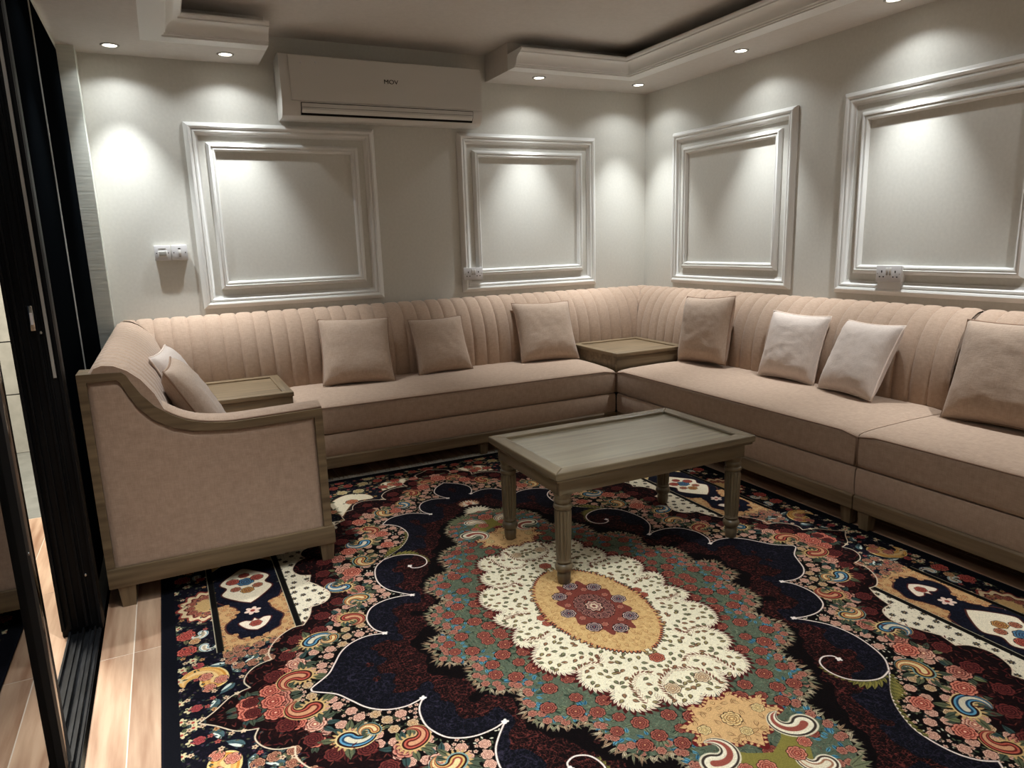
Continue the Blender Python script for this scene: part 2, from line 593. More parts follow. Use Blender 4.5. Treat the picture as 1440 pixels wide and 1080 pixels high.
# fixed black panels behind the post up to the wall
bx('black_panel', (-3.90, -1.93, 0.05), (-3.852, -1.06, 2.335), M['black_gloss'], d1)
bx('edge_strip', (-3.86, -1.058, 0.05), (-3.848, -1.046, 2.335), M['pale_grey'], d1)
bx('black_panel', (-3.90, -1.044, 0.05), (-3.852, -0.145, 2.335), M['black_gloss'], d1)
bx('door_frame_top', (-3.945, -4.74, 2.285), (-3.86, -2.0, 2.335), M['black'], d1)
bx('door_frame_end', (-3.945, -4.75, 0.0), (-3.83, -4.68, 2.335), M['black'], d1, 0.004)
# bottom track with rails
tr = bx('track', (-3.925, -4.70, -0.003), (-3.828, -0.14, 0.006), M['black_track'], d1)
for xa, h in ((-3.921, 0.020), (-3.899, 0.013), (-3.880, 0.024), (-3.862, 0.012), (-3.846, 0.020), (-3.834, 0.012)):
    bx('rail', (xa - 0.003, -4.68, 0.004), (xa + 0.003, -2.0, h), M['black_track'], tr)
bx('threshold_strip', (-3.828, -4.70, -0.003), (-3.818, -0.14, 0.004), M['stile'], d1)
# sliding leaf, pushed towards the viewer
d2 = struct(empty('door_2', (-3.864, -2.78, 0.02)), 'sliding glass door leaf pushed open towards the viewer')
bx('stile', (-3.885, -2.79, 0.026), (-3.845, -2.735, 2.30), M['stile'], d2, 0.002)
bx('gasket', (-3.880, -2.824, 0.06), (-3.8445, -2.79, 2.28), M['gasket'], d2)
bx('stile', (-3.885, -4.66, 0.026), (-3.845, -4.61, 2.30), M['black'], d2, 0.002)
bx('bottom_rail', (-3.885, -4.61, 0.026), (-3.845, -2.79, 0.06), M['black'], d2, 0.002)
bx('top_rail', (-3.885, -4.61, 2.25), (-3.845, -2.79, 2.30), M['black'], d2, 0.002)
bx('glass_pane', (-3.868, -4.612, 0.058), (-3.860, -2.80, 2.252), M['glass'], d2)
MB().lathe((-3.8445, -2.806, 0.62), [(0.004, -0.002), (0.004, 0.002), (0.002, 0.003)], 10, axis='x').build('screw', M['chrome'], d2)
bx('floor_guide', (-3.876, -2.775, 0.012), (-3.846, -2.745, 0.05), M['pale_grey'], d2, 0.003)

# ------------------------------------------------------------------ downlights
def spot(name, loc, watts, half, blend, parent):
    l = bpy.data.lights.new(name, 'SPOT')
    l.energy = watts
    l.spot_size = math.radians(2 * half)
    l.spot_blend = blend
    l.shadow_soft_size = 0.018
    l.color = LIGHT_COL
    o = bpy.data.objects.new(name, l)
    COL.objects.link(o)
    o.parent = parent
    o.location = loc
    return o


DL = [(-3.602, -0.205, 'recessed downlight nearest the door, over the light switches'),
      (-3.036, -0.207, 'recessed downlight just left of the air conditioner'),
      (-1.068, -0.248, 'recessed downlight right of the air conditioner, over the right back panel'),
      (-0.269, -0.272, 'recessed downlight in the far corner of the ceiling'),
      (-0.243, -1.255, 'recessed downlight over the right-wall panel nearest the corner'),
      (-0.222, -2.232, 'recessed downlight over the right-wall panel with the double socket'),
      (-0.222, -3.22, 'recessed downlight on the right soffit beside the viewer'),
      (-0.222, -4.25, 'recessed downlight on the right soffit level with the viewer'),
      (-0.222, -5.3, 'recessed downlight on the right soffit behind the viewer'),
      (-3.60, -1.40, 'recessed downlight on the door soffit above the end sofa module'),
      (-3.58, -2.62, 'recessed downlight on the door soffit above the open doorway'),
      (-3.60, -3.85, 'recessed downlight on the door soffit beside the viewer'),
      (-2.7, -5.85, 'left recessed downlight of the two in the front soffit'),
      (-1.3, -5.85, 'right recessed downlight of the two in the front soffit')]
DL += [(-2.35, -3.05, 'added unseen downlight in the raised ceiling that brightens the middle of the rug'),
       (-3.0, -3.55, 'added unseen downlight in the raised ceiling nearer the door that brightens the sofa arm')]  # this pair is added out of view to lift the rug and arm panel
d0 = None
for i, (x, y, lab) in enumerate(DL):
    if d0 is None:
        e = d0 = empty('downlight', (x, y, ZS))
        ringp = [(0.046, 0.0), (0.046, -0.003), (0.043, -0.006), (0.036, -0.005), (0.033, 0.0), (0.033, 0.004), (0.046, 0.004)]
        k = 28
        mb = MB()
        v = [(r * math.cos(2 * PI * j / k), r * math.sin(2 * PI * j / k), h) for r, h in ringp for j in range(k)]
        n = len(ringp)
        f = [(a * k + j, a * k + (j + 1) % k, ((a + 1) % n) * k + (j + 1) % k, ((a + 1) % n) * k + j) for a in range(n) for j in range(k)]
        ring0 = mk('trim_ring', v, f, M['pale_grey'], e, 40, local=True)
        disc0 = MB().lathe((0, 0, -0.002), [(0.0325, 0.0), (0.0325, 0.002)], 28).build('lamp_face', M['lamp'], e, local=True)
    else:
        e = empty('downlight', (x, y, ZC if -3.1 < x < -2 and -5 < y < -2.8 else ZS))
        for c in (ring0, disc0):
            o = c.copy(); COL.objects.link(o); o.parent = e
    tag(e, lab, 'ceiling light', 'recessed downlights around the ceiling')
    if e.location.z > ZS + 0.1:
        spot('beam', (0, 0, -0.012), CENTRE_FILL_W, 42 if e.location.x > -2.6 else 47, 0.9, e).data.shadow_soft_size = 0.12
        continue
    spot('beam', (0, 0, -0.012), SPOT_W, 32, 0.9, e)
    spot('shoulder', (0, 0, -0.012), MID_W, 52, 0.85, e)
    spot('spill', (0, 0, -0.012), WIDE_W, 66, 0.45, e)
# a lamp outside lights the walkway
ol = bpy.data.lights.new('walkway_light', 'AREA')
ol.energy = 120
ol.size = 0.5
ol.color = (1, 0.95, 0.85)
oo = bpy.data.objects.new('walkway_light', ol)
COL.objects.link(oo)
oo.location = (-4.7, -0.7, 2.9)

# ------------------------------------------------------------------ air conditioner
ac = empty('air_conditioner', (-2.11, 0, 2.05))
tag(ac, 'white wall-mounted split air conditioner above the left back panel', 'air conditioner')
AX0, AX1 = -2.752, -1.478
body_p = [(0.005, 2.058), (0.005, 2.395), (0.17, 2.402), (0.186, 2.398), (0.194, 2.385), (0.205, 2.25), (0.207, 2.14), (0.198, 2.095), (0.175, 2.06), (0.14, 2.048), (0.03, 2.048)]
ym = lambda s, d, z: (s, -d, z)
sweep('body', body_p, AX0, AX1, ym, M['ac'], ac, 35)
front_p = [(0.19, 2.396), (0.20, 2.392), (0.211, 2.25), (0.213, 2.142), (0.205, 2.139), (0.2, 2.14)]
sweep('front_panel', front_p, AX0 + 0.055, AX1 - 0.006, ym, M['ac'], ac, 35)
flap_p = [(0.196, 2.128), (0.212, 2.128), (0.2085, 2.092), (0.187, 2.068), (0.178, 2.07)]
fl_ = sweep('air_flap', flap_p, AX0 + 0.11, AX1 - 0.07, ym, M['ac'], ac, 35)
sweep('flap_line', [(0.2, 2.105), (0.2115, 2.1055), (0.2112, 2.104), (0.2, 2.1035)], AX0 + 0.112, AX1 - 0.072, ym, M['dark'], fl_)
gapp = [(0.19, 2.132), (0.2098, 2.132), (0.206, 2.094), (0.186, 2.064), (0.17, 2.064)]
sweep('flap_gap', gapp, AX0 + 0.1065, AX1 - 0.0665, ym, M['dark'], ac, 0)
for dx, dz in ((0.085, 2.352), (0.085, 2.29), (0.17, 2.36), (0.175, 2.29), (0.19, 2.215)):
    MB().lathe((AX0 + dx + 0.04, -0.203 - (2.36 - dz) * 0.05, dz), [(0.006, -0.004), (0.006, 0.0025), (0.003, 0.003)], 10, axis='y').build('sticker_mark', M['plastic_grey'], ac)
fc = bpy.data.curves.new('logo', 'FONT')
fc.body = 'MOV'
fc.size = 0.042
fc.align_x = 'CENTER'
fc.extrude = 0.0012
fo = bpy.data.objects.new('logo_tmp', fc)
COL.objects.link(fo)
bpy.context.view_layer.update()
me = bpy.data.meshes.new_from_object(fo.evaluated_get(bpy.context.evaluated_depsgraph_get()))
bpy.data.objects.remove(fo)
me.materials.clear(); me.materials.append(M['dark'])
lo = bpy.data.objects.new('logo', me)
COL.objects.link(lo); lo.parent = ac
lo.location = (0.02, -0.2108, 0.215)
lo.rotation_euler = (PI / 2 - 0.07, 0, 0)
lo.scale = (1.0, 0.85, 1)
lo['label'] = 'small black lettering reading MOV'

# ------------------------------------------------------------------ switches and sockets
def single_plate(x, lab, kind):
    e = empty('wall_switch', (x + 0.043, 0, 1.29))
    tag(e, lab, 'switch')
    z0, z1 = 1.243, 1.329
    bx('back_box', (x + 0.002, -0.022, z0 + 0.002), (x + 0.084, 0, z1 - 0.002), M['plastic'], e, 0.003)
    bx('face_plate', (x, -0.032, z0), (x + 0.086, -0.022, z1), M['plastic_grey'], e, 0.003)
    if kind == 'wide':
        r = bx('rocker_frame', (x + 0.02, -0.0345, z0 + 0.018), (x + 0.068, -0.031, z0 + 0.056), M['plastic'], e, 0.002)
        bx('rocker', (x + 0.024, -0.037, z0 + 0.028), (x + 0.064, -0.034, z0 + 0.053), M['pale_grey'], r, 0.0015)
        bx('marking', (x + 0.022, -0.0328, z0 + 0.066), (x + 0.062, -0.0315, z0 + 0.070), M['pale_grey'], e)
    else:
        bx('rocker', (x + 0.036, -0.037, z0 + 0.03), (x + 0.049, -0.031, z0 + 0.058), M['plastic'], e, 0.0015)
        bx('indicator', (x + 0.036, -0.0328, z0 + 0.064), (x + 0.049, -0.0315, z0 + 0.069), M['dark'], e)
        bx('indicator', (x + 0.036, -0.0328, z0 + 0.018), (x + 0.049, -0.0315, z0 + 0.024), M['pale_grey'], e)
    for sx in (0.012, 0.074):
        MB().lathe((x + sx, -0.0315, z0 + 0.043), [(0.0032, -0.001), (0.0032, 0.001)], 10, axis='y').build('screw', M['dark'], e)


single_plate(-3.522, 'white wall switch with a wide rocker, left of the pair by the door', 'wide')
single_plate(-3.431, 'white wall switch with a narrow rocker, right of the pair by the door', 'narrow')


def twin_socket(org, fm, lab):
    """fm(a, h, z): a along the wall from the left edge, h off the wall"""
    e = empty('wall_socket', org)
    tag(e, lab, 'socket')
    z0 = org[2]

    def fb(name, a0, a1, h0, h1, za, zb, mat, bev=0.0):
        p, q = fm(a0, h0, z0 + za), fm(a1, h1, z0 + zb)
        return bx(name, p, q, mat, e, bev)
    fb('back_box', 0.003, 0.143, 0, 0.034, 0.003, 0.083, M['plastic'], 0.003)
    fb('face_plate', 0, 0.146, 0.034, 0.043, 0, 0.086, M['plastic_grey'], 0.003)
    for a in (0.059, 0.077):
        fb('rocker', a, a + 0.012, 0.042, 0.048, 0.05, 0.074, M['plastic'], 0.0015)
        fb('indicator', a, a + 0.012, 0.0425, 0.0442, 0.036, 0.044, M['pale_grey'])
    for c in (0.034, 0.112):
        fb('pin_hole', c - 0.003, c + 0.003, 0.0425, 0.0436, 0.048, 0.06, M['dark'])
        fb('pin_hole', c - 0.015, c - 0.007, 0.0425, 0.0436, 0.024, 0.03, M['dark'])
        fb('pin_hole', c + 0.007, c + 0.015, 0.0425, 0.0436, 0.024, 0.03, M['dark'])
    for a in (0.010, 0.136):
        fb('screw', a - 0.003, a + 0.003, 0.0425, 0.0436, 0.040, 0.046, M['pale_grey'])


twin_socket((-1.592, 0, 1.03), lambda a, h, z: (-1.592 + a, -h, z), 'white double wall socket on the lower left of the right back-wall panel')
twin_socket((0, -2.107, 1.018), lambda a, h, z: (-h, -2.107 - a, z), 'white double wall socket on the lower frame of the right-wall panel')
bx('backing_block', (-0.0285, -2.247, 0.955), (0, -2.110, 1.020), M['plastic'], bpy.data.objects['wall_socket.001'], 0.002)

# ------------------------------------------------------------------ sofas
BP = [(0.265, 0.40), (0.270, 0.47), (0.268, 0.55), (0.258, 0.64), (0.240, 0.72), (0.212, 0.79), (0.175, 0.845), (0.135, 0.882), (0.095, 0.903), (0.06, 0.908), (0.035, 0.900), (0.022, 0.88)]
CORE = [(0.255, 0.16), (0.255, 0.55), (0.245, 0.64), (0.228, 0.715), (0.2, 0.785), (0.165, 0.838), (0.125, 0.872), (0.09, 0.89), (0.06, 0.895), (0.03, 0.885), (0.02, 0.86), (0.02, 0.16)]
CW = 0.0935


def channel(name, s0, s1, fm, parent, clip=None, lo=None, prof=BP, bulge=0.0065):
    """one upholstered rib of the backrest between s0 and s1"""
    nS = 8
    k = len(prof)
    nor = []
    for i in range(k):
        a, b = prof[max(0, i - 1)], prof[min(k - 1, i + 1)]
        t = (b[0] - a[0], b[1] - a[1])
        L = math.hypot(*t)
        nor.append((t[1] / L, -t[0] / L))
    v, f = [], []
    for j in range(nS + 1):
        t = j / nS
        s = s0 + (s1 - s0) * t
        w = bulge * (1 - abs(2 * t - 1) ** 4) - 0.004 * (1 if j in (0, nS) else 0)
        for i in range(k):
            d = prof[i][0] + nor[i][0] * w
            zz = prof[i][1] + nor[i][1] * w
            ss = s
            if clip is not None: ss = clip(ss, d)
            v.append(fm(ss, d, zz))
    # back strip so that the rib is a solid sliver
    for j in range(nS):
        for i in range(k - 1):
            f.append((j * k + i, j * k + i + 1, (j + 1) * k + i + 1, (j + 1) * k + i))
    return mk(name, v, f, M['fabric'], parent, True)


def backrest(parent, s0, s1, fm, n=None, clip=None, core0=None, core1=None):
    """core plus ribs; ribs become sub-parts"""
    c0 = s0 if core0 is None else core0
    c1 = s1 if core1 is None else core1
    b = sweep('backrest', CORE, c0, c1, fm if clip is None else (lambda s, d, z: fm(clip(s, d), d, z)), M['fabric'], parent, 40)
    n = n or max(1, round(abs(s1 - s0) / CW))
    for i in range(n):
        a, e = s0 + (s1 - s0) * i / n, s0 + (s1 - s0) * (i + 1) / n
        channel('rib', a, e, fm, b, clip)
    return b


SEAT = [(0.24, 0.282), (0.868, 0.282), (0.880, 0.288), (0.886, 0.31), (0.887, 0.36), (0.886, 0.405), (0.882, 0.425), (0.874, 0.436), (0.85, 0.4435), (0.78, 0.451), (0.68, 0.456), (0.55, 0.459), (0.40, 0.459), (0.24, 0.455)]


def seat(parent, s0, s1, fm, label_seams=True, depth=0.0):
    """cushion with crowned top and slightly dipped ends, and the boxed panel below"""
    n = 24
    k = len(SEAT)
    v, f = [], []
    L = abs(s1 - s0)
    sg = 1 if s1 > s0 else -1
    for i in range(n + 1):
        u = 0.5 - 0.5 * math.cos(PI * i / n)
        s = s0 + (s1 - s0) * u
        e = min(u * L, (1 - u) * L)
        dip = 0.014 * max(0.0, 1 - e / 0.10) ** 2
        ins = 0.003 * max(0.0, 1 - e / 0.015)
        for d, z in SEAT:
            top = max(0.0, (z - 0.40) / 0.06)
            wob = 0.0018 * noise.noise(Vector((s * 3, d * 5, 1.3)))
            v.append(fm(s + 0, d - ins * (d > 0.8) - depth * (d > 0.5), z - dip * top + wob * top))
    for i in range(n):
        for j in range(k):
            j2 = (j + 1) % k
            f.append((i * k + j, i * k + j2, (i + 1) * k + j2, (i + 1) * k + j))
    f.append(tuple(range(k))[::-1]); f.append(tuple(n * k + j for j in range(k)))
    c = mk('seat_cushion', v, f, M['fabric'], parent, 50)
    pts = []
    for i in range(n + 1):
        u = i / n
        e = min(u * L, (1 - u) * L)
        dip = 0.014 * max(0.0, 1 - e / 0.10) ** 2
        pts.append(fm(s0 + (s1 - s0) * u, 0.884 - depth, 0.433 - dip))
    pts = [fm(s0 + sg * 0.003, 0.884 - depth, 0.29)] + pts + [fm(s1 - sg * 0.003, 0.884 - depth, 0.29)]
    MB().tube(pts, 0.0042, 6).build('piping', M['piping'], c, True)
    # lower boxed panel, a seam's shadow below the cushion
    P = [(0.10, 0.155), (0.876, 0.155), (0.882, 0.17), (0.884, 0.22), (0.882, 0.268), (0.876, 0.279), (0.10, 0.279)]
    sweep('base_panel', P, s0, s1, lambda s, d, z: fm(s, d - depth * (d > 0.5), z), M['fabric'], parent, 40)
    return c


def legs(parent, spots, fm, h=0.088, w=0.027):
    for (s, d) in spots:
        v = []
        for z, r in ((0.0 if s < -3.6 else 0.009, w * 0.78), (h, w)):
            v += [fm(s - r, d - r, z), fm(s + r, d - r, z), fm(s + r, d + r, z), fm(s - r, d + r, z)]
        mk('leg', v, [(0, 1, 2, 3), (4, 5, 6, 7), (0, 1, 5, 4), (1, 2, 6, 5), (2, 3, 7, 6), (3, 0, 4, 7)], M['wood_z'], parent)


def rail(parent, s0, s1, fm, mat, d1=0.888):
    P = [(d1 - 0.045, 0.088), (d1 - 0.004, 0.088), (d1, 0.092), (d1, 0.148), (d1 - 0.006, 0.156), (d1 - 0.045, 0.156)]
    sweep('base_rail', P, s0, s1, fm, mat, parent, 30)
    sweep('underframe', [(0.03, 0.1), (d1 - 0.046, 0.1), (d1 - 0.046, 0.15), (0.03, 0.15)], s0, s1, fm, M['underframe'], parent)


mA = lambda s, d, z: (s, -d, z)
mB = lambda s, d, z: (-d, s, z)
X0 = -3.785
mC = lambda s, d, z: (X0 + d, s, z)
SOFAS = 'pink-beige sofa modules around the room'

sA = empty('sofa', (-1.9, -0.45, 0))
tag(sA, 'long pink-beige channel-back sofa module along the back wall between the two corner tables', 'sofa', SOFAS)
seat(sA, -2.935, -0.889, mA)
backrest(sA, -2.940, -0.879, mA, 22)
rail(sA, -2.935, -0.889, mA, M['wood_x'])
legs(sA, [(-2.86, 0.83), (-1.84, 0.83), (-0.95, 0.83), (-2.86, 0.09), (-0.95, 0.09)], mA)

sB = empty('sofa', (-0.45, -1.8, 0))
tag(sB, 'pink-beige channel-back sofa module along the right wall, nearest the far corner', 'sofa', SOFAS)
seat(sB, -0.889, -2.698, mB)
backrest(sB, -0.882, -2.690, mB, 19)
rail(sB, -0.889, -2.698, mB, M['wood_y'])
legs(sB, [(-0.95, 0.83), (-2.655, 0.845), (-0.95, 0.09), (-2.655, 0.09)], mB)

sB2 = empty('sofa', (-0.45, -3.6, 0))
tag(sB2, 'pink-beige channel-back sofa module along the right wall, cut by the picture edge', 'sofa', SOFAS)
seat(sB2, -2.704, -4.55, mB)
backrest(sB2, -2.708, -4.55, mB, 20)
rail(sB2, -2.704, -4.55, mB, M['wood_y'])
legs(sB2, [(-2.752, 0.855), (-4.48, 0.84), (-2.76, 0.09), (-4.48, 0.09)], mB)


# ---- corner units: tabletop box inside an upholstered corner
def corner_unit(org, lab, xa, xb, ya, yb, walls, name='corner_table'):
    e = empty(name, org)
    tag(e, lab, 'corner table', 'wooden corner tables built into the sofa')
    # carcass and rails
    bx('carcass', (xa + 0.02, ya + 0.02, 0.10), (xb - 0.02, yb - 0.02, 0.40), M['underframe'], e)
    ap = MB()
    ap.box((xa + 0.006, ya + 0.006, 0.40), (xb - 0.006, yb - 0.006, 0.518), 0.002)
    ap.build('apron', M['wood_x'], e, 35)
    t = 0.052
    fr = empty('table_top', (org[0], org[1], 0.53), e)
    bx('top_board', (xa + t - 0.004, ya + t - 0.004, 0.516), (xb - t + 0.004, yb - t + 0.004, 0.532), M['wood_x'], fr)
    for p, q, m in (((xa, ya), (xb, ya + t), 'wood_x'), ((xa, yb - t), (xb, yb), 'wood_x'), ((xa, ya + t), (xa + t, yb - t), 'wood_y'), ((xb - t, ya + t), (xb, yb - t), 'wood_y')):
        bx('rim', (p[0], p[1], 0.518), (q[0], q[1], 0.541), M[m], fr, 0.003)
    for lx in (xa + 0.05, xb - 0.05):
        for ly in (ya + 0.05, yb - 0.05):
            bx('leg', (lx - 0.024, ly - 0.024, 0.0), (lx + 0.024, ly + 0.024, 0.10), M['wood_z'], e)
    for f in walls: f(e)
    return e


def right_corner_walls(e):
    clipA = lambda s, d: min(s, -d)
    backrest(e, -0.878, -0.03, mA, 9, clipA)
    clipB = lambda s, d: min(s, -d)
    backrest(e, -0.878, -0.03, mB, 9, clipB)


corner_unit((-0.57, -0.58, 0), 'square grey-oak corner table in the far right corner between two sofa modules', -0.868, -0.278, -0.868, -0.278, [right_corner_walls])


def left_corner_walls(e):
    clipA = lambda s, d: max(s, X0 + d)
    backrest(e, -2.941, X0 + 0.03, mA, 9, clipA)
    clipC = lambda s, d: min(s, -d)
    backrest(e, -0.905, -0.15, mC, 8, clipC)


corner_unit((-3.22, -0.57, 0), 'square grey-oak corner table in the left corner behind the sofa arm', -3.508, -2.938, -0.868, -0.278, [left_corner_walls])

# ---- end module with the scrolled arm
sC = empty('sofa', (-3.38, -1.4, 0))
tag(sC, 'short pink-beige end sofa module with wood-trimmed scrolled arm beside the black door', 'sofa', SOFAS)
seat(sC, -1.735, -0.892, mC, depth=0.085)
backrest(sC, -1.846, -0.908, mC, 10)
rail(sC, -1.84, -0.892, mC, M['wood_y'], 0.803)
legs(sC, [(-1.10, 0.74), (-1.10, 0.08)], mC)
AO = [(-3.802, 0.15), (-3.802, 0.50), (-3.802, 0.886), (-3.73, 0.884), (-3.664, 0.881), (-3.650, 0.868), (-3.638, 0.842), (-3.612, 0.795), (-3.572, 0.745), (-3.519, 0.704), (-3.470, 0.678), (-3.406, 0.660), (-3.315, 0.651), (-3.165, 0.654), (-2.98, 0.659), (-2.98, 0.40), (-2.98, 0.15)]
AI = [(-3.774, 0.15), (-3.774, 0.50), (-3.774, 0.856), (-3.73, 0.8555), (-3.682, 0.855), (-3.672, 0.845), (-3.653, 0.800), (-3.628, 0.750), (-3.585, 0.699), (-3.526, 0.660), (-3.462, 0.638), (-3.385, 0.627), (-3.300, 0.621), (-3.147, 0.622), (-3.012, 0.625), (-3.012, 0.40), (-3.012, 0.15)]
arm = empty('arm', (-3.39, -1.8, 0.15), sC)
fA = lambda p, q, t: (p, t, q)
band('arm_frame', AO, AI, fA, -1.864, -1.735, M['wood_x'], arm)
# padded outer panel (slightly domed)
def arm_top(x):
    for (xa, za), (xb, zb) in zip(AI[2:15], AI[3:15]):
        if xa <= x <= xb: return za + (zb - za) * (x - xa) / max(1e-6, xb - xa)
    return AI[14][1]


NXP, NZP = 64, 34
pv, pf = [], []
for i in range(NXP + 1):
    x = -3.774 + 0.762 * (0.5 - 0.5 * math.cos(PI * i / NXP))
    zt_ = arm_top(min(max(x, -3.774), -3.0121))
    for j in range(NZP + 1):
        z = 0.15 + (zt_ - 0.15) * (0.5 - 0.5 * math.cos(PI * j / NZP))
        e = min(x + 3.774, -3.012 - x, z - 0.15 + 0.01, (zt_ - z) * 0.8)
        q = min(1.0, max(0.0, e / 0.022))
        pv.append((x, -1.8465 - 0.0115 * (1 - (1 - q) ** 2), z))
for i in range(NXP):
    for j in range(NZP):
        q = i * (NZP + 1) + j
        pf.append((q, q + NZP + 1, q + NZP + 2, q + 1))
mk('outer_panel', pv, pf, M['fabric'], arm, True)
prism('inner_panel', [(p, q) for p, q in AI], fA, -1.742, -1.728, M['fabric'], arm)
prism('arm_core', [(p, q) for p, q in AI], fA, -1.846, -1.742, M['underframe'], arm)
prism('back_end_panel', [(X0 + d + 0.004, z + 0.003) for d, z in BP if z > 0.7] + [(p + 0.0, q - 0.012) for p, q in AO[3:9]] + [(-3.552, 0.722)], fA, -1.861, -1.84, M['fabric'], sC)
# pad along the top of the arm
top = AO[3:15]
padsec = []
k = 9
v, f = [], []
tops = catmull(top, 3)
for i, (p, q) in enumerate(tops):
    a, b = tops[max(0, i - 1)], tops[min(len(tops) - 1, i + 1)]
    t = Vector((b[0] - a[0], b[1] - a[1])).normalized()
    n = Vector((-t.y, t.x))
    if n.y < 0: n = -n
    for j in range(k):
        u = j / (k - 1)
        yy = -1.852 + 0.122 * u
        hgt = 0.020 * (1 - abs(2 * u - 1) ** 3) - 0.002
        v.append((p + n.x * hgt, yy, q + n.y * hgt))
for i in range(len(tops) - 1):
    for j in range(k - 1):
        f.append((i * k + j, i * k + j + 1, (i + 1) * k + j + 1, (i + 1) * k + j))
mk('arm_pad', v, f, M['fabric'], arm, True)
MB().tube([(p, -1.851, q + 0.004) for p, q in tops if p > -3.60], 0.004, 6).build('piping', M['piping'], arm, True)
# base rail under the arm and feet
bx('arm_base_rail', (-3.802, -1.872, 0.082), (-2.972, -1.735, 0.157), M['wood_x'], arm, 0.003)
legs(sC, [(-3.745, -1.838), (-3.007, -1.838), (-3.745, -1.77 + 0.6)], lambda s, d, z: (s, d, z), 0.085, 0.029)


# ------------------------------------------------------------------ pillows
def pillow(lab, c, yaw, lean, roll, s, thick, mat=None, pip=None, seed=0, h=None, group='pink-beige throw pillows on the sofas'):
    mat = mat or M['fabric_pillow']
    pip = pip or M['piping']
    n = Vector((math.sin(yaw) * math.cos(lean), -math.cos(yaw) * math.cos(lean), math.sin(lean)))
    r = Vector((math.cos(yaw), math.sin(yaw), 0))
    u = n.cross(r)
    if u.z < 0: u = -u
    R2 = r * math.cos(roll) + u * math.sin(roll)
    U = -r * math.sin(roll) + u * math.cos(roll)
    N = 26
    hh = (h or s) / 2
    hw = s / 2

    def edge(a, b):
        # sides pulled in a little, corners kept
        return a * hw * (1 - 0.065 * (1 - b * b) ** 1.0), b * hh * (1 - 0.065 * (1 - a * a) ** 1.0)

    def P(a, b, side):
        x, y = edge(a, b)
        t = ((1 - a ** 4) * (1 - b ** 4)) ** 0.55 * thick * 0.5
        e = max(abs(a), abs(b))
        wr = 0.005 * noise.noise(Vector((a * 1.6 + seed * 3.1, b * 1.6, side * 5.0 + seed)))
        wr += 0.011 * (e ** 2) * noise.noise(Vector((a * 6 + seed, b * 6, side * 3.0))) * (1 - e ** 8) + 0.005 * noise.noise(Vector((a * 3.3 + seed * 2, b * 9 + a * 2, side * 4.0))) * (1 - e ** 6)
        t = t * (1 + 6 * wr) + wr * 0.4 * (1 - e ** 6)
        sag = -0.012 * (1 - b) * 0.0
        return Vector(c) + R2 * x + U * (y + sag) + n * (t * side)
    v, f = [], []
    g = [[0] * (N + 1) for _ in range(N + 1)]
    for side in (1, -1):
        base = len(v)
        for i in range(N + 1):
            for j in range(N + 1):
                a = math.sin((i / N - 0.5) * PI) * 0.35 + (2 * i / N - 1) * 0.65
                b = math.sin((j / N - 0.5) * PI) * 0.35 + (2 * j / N - 1) * 0.65
                v.append(P(a, b, side))
        for i in range(N):
            for j in range(N):
                q = (base + i * (N + 1) + j, base + (i + 1) * (N + 1) + j, base + (i + 1) * (N + 1) + j + 1, base + i * (N + 1) + j + 1)
                f.append(q if side > 0 else q[::-1])
    root = empty('throw_pillow', (c[0], c[1], c[2]))
    tag(root, lab, 'pillow', group)
    mk('cover', v, f, mat, root, True)
    loop = []
    m = 14
    for (a0, b0, a1, b1) in ((-1, -1, 1, -1), (1, -1, 1, 1), (1, 1, -1, 1), (-1, 1, -1, -1)):
        for i in range(m):
            t = i / m
            x, y = edge(a0 + (a1 - a0) * t, b0 + (b1 - b0) * t)
            loop.append(Vector(c) + R2 * x + U * y)
    MB().tube(loop, 0.0045, 6, True).build('piping', pip, root, True)
    return root


pillow('large square pink-beige pillow on the back sofa, beside the left corner table', (-2.462, -0.344, 0.652), -0.112, 0.529, -0.032, 0.44, 0.15, seed=1)
pillow('small square pink-beige pillow on the middle of the back sofa', (-1.893, -0.314, 0.634), 0.012, 0.437, 0.01, 0.38, 0.12, seed=2)
pillow('large pink-beige pillow on the back sofa, beside the far right corner table', (-1.105, -0.329, 0.659), -0.095, 0.449, -0.019, 0.44, 0.15, seed=3)
pillow('large wrinkled pink-beige pillow on the right sofa, next to the far corner table', (-0.336, -1.113, 0.682), -1.547, 0.223, 0.064, 0.44, 0.16, seed=4)
pillow('pink-beige pillow standing upright on the right sofa under the gap between its two panels', (-0.295, -1.80, 0.648), -1.516, 0.287, -0.017, 0.39, 0.13, M['fabric_pale'], M['pale_piping'], seed=5)
pillow('pale pillow with white piping leaning askew on the right sofa below the double socket', (-0.325, -2.256, 0.645), -1.801, 0.457, 0.031, 0.40, 0.14, M['fabric_pale'], M['pale_piping'], seed=6)
pillow('large pink-beige pillow at the right edge of the picture', (-0.345, -2.987, 0.678), -1.57, 0.362, 0.039, 0.46, 0.15, seed=7)
pillow('pink-beige pillow behind the scrolled sofa arm, in front of the pale one', (-3.42, -1.40, 0.645), 1.50, 0.50, 0.0, 0.42, 0.13, seed=8)
pillow('pale pillow mostly hidden behind another pillow by the sofa arm', (-3.47, -1.12, 0.66), 1.42, 0.42, 0.0, 0.42, 0.13, M['fabric_pale'], M['pale_piping'], seed=9)

# ------------------------------------------------------------------ coffee table
ct = empty('coffee_table', (-1.835, -2.285, 0.008))
tag(ct, 'rectangular grey-oak coffee table with turned legs standing on the patterned rug', 'coffee table')
tx0, tx1, ty0, ty1 = -2.312, -1.352, -2.580, -1.990
t = 0.058
tp = empty('table_top', (-1.835, -2.285, 0.46), ct)
for xa, xb, i in ((tx0 + t - 0.004, tx1 - t + 0.004, 0),):
    bx('top_board', (xa, ty0 + t - 0.004, 0.435), (xb, ty1 - t + 0.004, 0.458), M['table_top'], tp)


